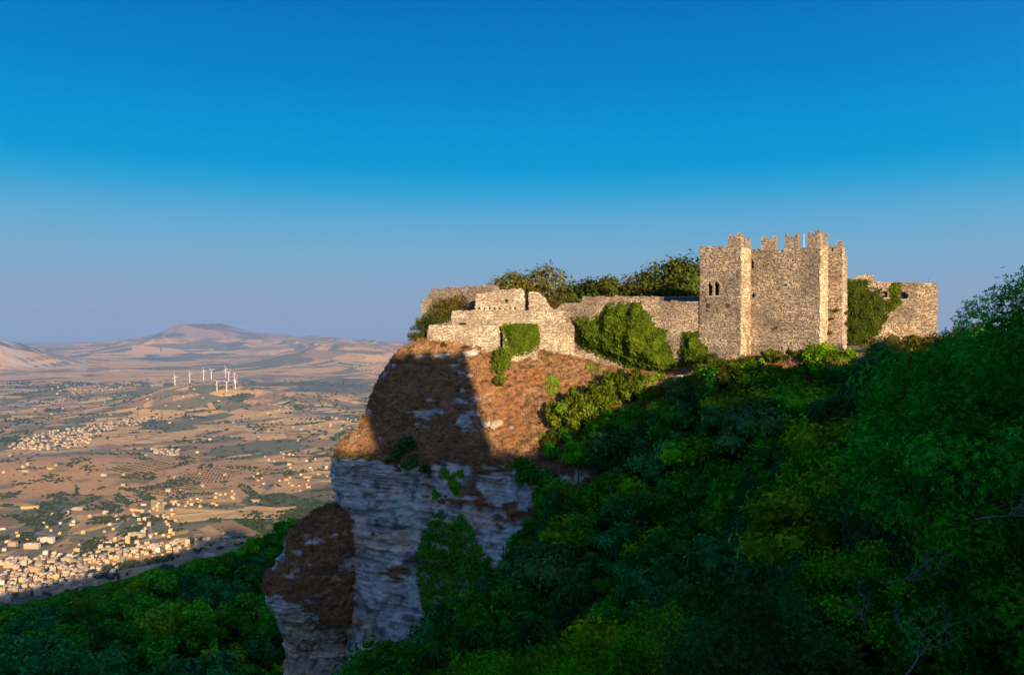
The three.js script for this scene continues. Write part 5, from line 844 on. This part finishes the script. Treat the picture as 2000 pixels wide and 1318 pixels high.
// trees of the plain: hedges, groves and gardens, too many and too small to tell apart
{
  const fc = [0, 0, 0], rnd = rngOf(321), low = crown({ seed: 888, R: 1.0, H: 1.5, base: 0, clumps: 5, leaves: 46, leaf: 0.75 }).leaves, list = [];
  const ok = (x, z) => !built.some(([a, b]) => (a - x) ** 2 + (b - z) ** 2 < 60);
  for (let t = 0; t < 46000 && list.length < 8000; t++) { const px = rnd() * 800, py = 745 + 420 * Math.pow(rnd(), 1.25), p = groundHit(px, py, 1600); if (!p || mountainY(p.x, p.z) > p.y - 1) continue; fieldColour(p.x, p.z, -p.z > 8200 ? 640 : 210, fc); const d = fbm(p.x / 130, 55.5, p.z / 130, 3) + 0.25 * noise(p.x / 900, 15.5, p.z / 900); if (fc[0] > 0.085 && d < 0.19 && rnd() > 0.012) continue; if (!ok(p.x, p.z)) continue; list.push([p, (2.4 + rnd() * 2.6) * (-p.z > 4500 ? 1.5 : 1)]); }
  // olive groves in rows
  for (const [px, py, n, m, turn] of [[275, 915, 12, 9, 0.5], [245, 980, 9, 6, 0.5], [330, 955, 12, 8, 0.4], [410, 930, 12, 9, 0.3]]) { const p = groundHit(px, py); if (p) for (let i = 0; i < n; i++) for (let j = 0; j < m; j++) { const a = (i - n / 2) * 17, b = (j - m / 2) * 30, x = p.x + a * Math.cos(turn) - b * Math.sin(turn), z = p.z + a * Math.sin(turn) + b * Math.cos(turn); list.push([V3(x, valleyY(x, z), z), 2.6 + rnd()]); } }
  const m = new THREE.InstancedMesh(low, leafMaterial(0.06, 0.10, 0.025), list.length), M = new THREE.Matrix4(), q = new THREE.Quaternion(), c = new THREE.Color();
  list.forEach(([p, s], i) => { q.setFromAxisAngle(V3(0, 1, 0), rnd() * 6.28); M.compose(p, q, V3(s * 1.5, s, s * 1.5)); m.setMatrixAt(i, M); const k = 0.7 + rnd() * 0.6; m.setColorAt(i, c.setRGB(k, k, k)); });
  m.name = 'plain_trees'; m.userData = { kind: 'stuff', label: 'hedges, groves and garden trees dotted over the plain', category: 'trees' }; shade(m); scene.add(m);
  console.log('plain trees', list.length);
}
// ---------- wind turbines ----------
{
  const steel = std(rgb(0.82, 0.81, 0.78), { roughness: 0.5 }), blade = (() => { const s = new Shape3(); return s; })();
  function Shape3() { const sh = new THREE.Shape(); sh.moveTo(-0.8, 0); sh.lineTo(0.8, 0); sh.lineTo(1.4, 9); sh.lineTo(0.3, 40); sh.lineTo(0.0, 40); sh.lineTo(-0.9, 9); sh.closePath(); const g = new THREE.ExtrudeGeometry(sh, { depth: 0.7, bevelEnabled: false }); g.translate(0, 0, -0.35); return g; }
  const tower = new THREE.CylinderGeometry(1.9, 3.0, 82, 14); tower.translate(0, 41, 0);
  const nac = box(-2.2, 2.2, 80, 84.5, -6, 5), hub = new THREE.SphereGeometry(2.2, 10, 8); hub.translate(0, 82.3, 6.2);
  const names = ['westernmost wind turbine of the group, a little apart', 'second wind turbine from the west', 'wind turbine with spread blades on the skyline of the rise', 'wind turbine just right of the one with spread blades', 'tallest looking wind turbine at the back of the cluster', 'wind turbine half hidden behind the tallest one', 'easternmost wind turbine at the back', 'front wind turbine on the west of the near row', 'middle wind turbine of the near row', 'easternmost wind turbine of the near row'];
  [[341, 753, 0.3], [370, 747, 0.5], [397, 742, 0.1], [412, 740, 0.9], [440, 737, 0.4], [446, 744, 1.4], [457, 748, 0.2], [423, 763, 0.7], [442, 764, 1.1], [459, 760, 1.6]].forEach(([px, py, spin], i) => {
    const p = groundHit(px, py, 3000), size = clamp(28 * -p.z / PXF / 128, 0.7, 1.5), t = thing('wind_turbine', names[i], 'wind turbine', 'wind turbines on the rise in the plain', [p.x, p.y - 2, p.z], 0.5); t.scale.setScalar(size);
    part('tower', tower, steel, t); part('nacelle', nac, steel, t); part('hub', hub, steel, t);
    for (let k = 0; k < 3; k++) { const b = part('blade', blade, steel, t); b.position.set(0, 82.3, 6.4); b.rotation.z = spin + k * 2.0944; }
   
  });
}
// ---------- visitors at the foot of the tower ----------
{
  const J = { head: [0, 1.62, 0.02], neck: [0, 1.46, 0], chest: [0, 1.25, 0], hip: [0, 0.95, 0] };
  const sdf = (bones) => (x, y, z) => { let d = 1e9; for (const [a, b, ra, rb] of bones) { const dx = b[0] - a[0], dy = b[1] - a[1], dz = b[2] - a[2], t = clamp(((x - a[0]) * dx + (y - a[1]) * dy + (z - a[2]) * dz) / (dx * dx + dy * dy + dz * dz || 1)), e = Math.hypot(x - a[0] - t * dx, y - a[1] - t * dy, z - a[2] - t * dz) - mixn(ra, rb, t), h = clamp(0.5 + 0.5 * (d - e) / 0.045); d = mixn(d, e, h) - 0.045 * h * (1 - h); } return d; };
  function figure(shirt, legs, hair, skin) {
    const bones = [[J.hip, J.chest, 0.15, 0.16], [[-0.09, 1.34, 0], [0.09, 1.34, 0], 0.10, 0.10], [J.chest, J.neck, 0.12, 0.055], [J.neck, [0, 1.52, 0.01], 0.055, 0.055], [[0, 1.58, 0.035], [0, 1.66, 0], 0.075, 0.095], [[0, 1.6, 0.1], [0, 1.57, 0.115], 0.016, 0.02], [[0.095, 1.6, 0], [0.1, 1.62, 0], 0.018, 0.02], [[-0.095, 1.6, 0], [-0.1, 1.62, 0], 0.018, 0.02]];
    for (const s of [-1, 1]) { bones.push([[s * 0.17, 1.38, 0], [s * 0.23, 1.1, -0.02], 0.062, 0.05], [[s * 0.23, 1.1, -0.02], [s * 0.23, 0.88, 0.08], 0.046, 0.034], [[s * 0.23, 0.88, 0.08], [s * 0.225, 0.8, 0.1], 0.04, 0.036], [[s * 0.09, 0.92, 0], [s * 0.1, 0.5, 0.02], 0.095, 0.066], [[s * 0.1, 0.5, 0.02], [s * 0.1, 0.08, -0.01], 0.062, 0.042], [[s * 0.1, 0.06, -0.03], [s * 0.11, 0.035, 0.14], 0.042, 0.035]); for (let f = 0; f < 4; f++) bones.push([[s * 0.225, 0.79, 0.075 + f * 0.02], [s * (0.215 - f * 0.002), 0.71 + Math.abs(f - 1.5) * 0.008, 0.095 + f * 0.02], 0.011, 0.009]); bones.push([[s * 0.215, 0.84, 0.12], [s * 0.2, 0.77, 0.15], 0.013, 0.011]); }
    const f = sdf(bones), n = 112, mc = new MarchingCubes(n, new THREE.MeshStandardMaterial(), false, false, 200000); mc.isolation = 0;
    for (let k = 0; k < n; k++) for (let j = 0; j < n; j++) for (let i = 0; i < n; i++) { const x = ((i - n / 2) / (n / 2)) * 0.9, y = ((j - n / 2) / (n / 2)) * 0.9 + 0.86, z = ((k - n / 2) / (n / 2)) * 0.9; mc.field[i + j * n + k * n * n] = Math.abs(x) > 0.36 || Math.abs(z) > 0.3 ? -0.3 : -f(x, y, z); }
    mc.update();
    const s = new Float32Array(mc.count * 3), nn = new Float32Array(mc.count * 3), cc = new Float32Array(mc.count * 3);
    for (let i = 0; i < mc.count; i++) { const x = mc.positionArray[i * 3] * 0.9, y = mc.positionArray[i * 3 + 1] * 0.9 + 0.86, z = mc.positionArray[i * 3 + 2] * 0.9; s.set([x, y, z], i * 3); nn.set([mc.normalArray[i * 3], mc.normalArray[i * 3 + 1], mc.normalArray[i * 3 + 2]], i * 3); const face = y > 1.44, arm = Math.abs(x) > 0.19 && y < 1.22; cc.set(face ? (y > 1.66 || z < -0.005 ? hair : y > 1.6 && y < 1.625 && z > 0.08 && Math.abs(Math.abs(x) - 0.034) < 0.014 ? [0.03, 0.02, 0.02] : y > 1.535 && y < 1.547 && z > 0.08 && Math.abs(x) < 0.03 ? [0.35, 0.1, 0.08] : skin) : arm ? skin : y > 0.97 ? shirt : y < 0.09 ? [0.05, 0.05, 0.05] : legs, i * 3); }
    const g = new THREE.BufferGeometry(); g.setAttribute('position', new THREE.BufferAttribute(s, 3)); g.setAttribute('color', new THREE.BufferAttribute(cc, 3)); g.computeVertexNormals(); return g;
  }
  const skin = [0.5, 0.29, 0.19], cloth = std(0xffffff, { vertexColors: true, roughness: 0.9 });
  for (const [px, py, d, shirt, legs, hair, turn, label] of [[1434, 690.5, 100.5, [0.35, 0.12, 0.10], [0.05, 0.05, 0.08], [0.02, 0.015, 0.01], 0.3, 'person with dark hair standing by the left tower block'], [1452, 696, 100.8, [0.03, 0.06, 0.22], [0.05, 0.05, 0.05], [0.35, 0.18, 0.10], -0.4, 'person in a dark blue top nearest the tower corner'], [1459, 695.5, 100.6, [0.55, 0.42, 0.36], [0.1, 0.1, 0.14], [0.10, 0.05, 0.03], 0.8, 'person in a light top between two others'], [1466, 696, 100.4, [0.04, 0.07, 0.2], [0.3, 0.28, 0.25], [0.45, 0.10, 0.08], -0.2, 'person with reddish hat at the end of the visitor row']]) {
    const p = at(px, py, d), m = solid('person', figure(shirt, legs, hair, skin), cloth, label, 'person', 'visitors at the foot of the tower'); m.position.set(p.x, p.y - 1.72, p.z); m.rotation.y = turn;
  }
}

// ---------- labels of look-alikes: told apart by their order from the left ----------
{
  const ord = ['leftmost', ...'second third fourth fifth sixth seventh eighth ninth tenth eleventh twelfth thirteenth fourteenth fifteenth sixteenth seventeenth eighteenth nineteenth twentieth twenty-first twenty-second twenty-third twenty-fourth twenty-fifth twenty-sixth twenty-seventh twenty-eighth twenty-ninth thirtieth thirty-first thirty-second thirty-third thirty-fourth thirty-fifth thirty-sixth thirty-seventh thirty-eighth thirty-ninth fortieth forty-first forty-second forty-third forty-fourth forty-fifth'.split(' ').map((w) => w + ' from left')], by = new Map();
  for (const o of scene.children) if (o.userData.label) { if (!by.has(o.userData.label)) by.set(o.userData.label, []); by.get(o.userData.label).push(o); }
  for (const list of by.values()) if (list.length > 1 && list.length <= ord.length) { list.sort((a, b) => pixel(a.position)[0] - pixel(b.position)[0]); list.forEach((o, i) => { o.userData.label += ', ' + (i && i === list.length - 1 ? 'rightmost' : ord[i]); }); }
}

renderer.render(scene, camera);
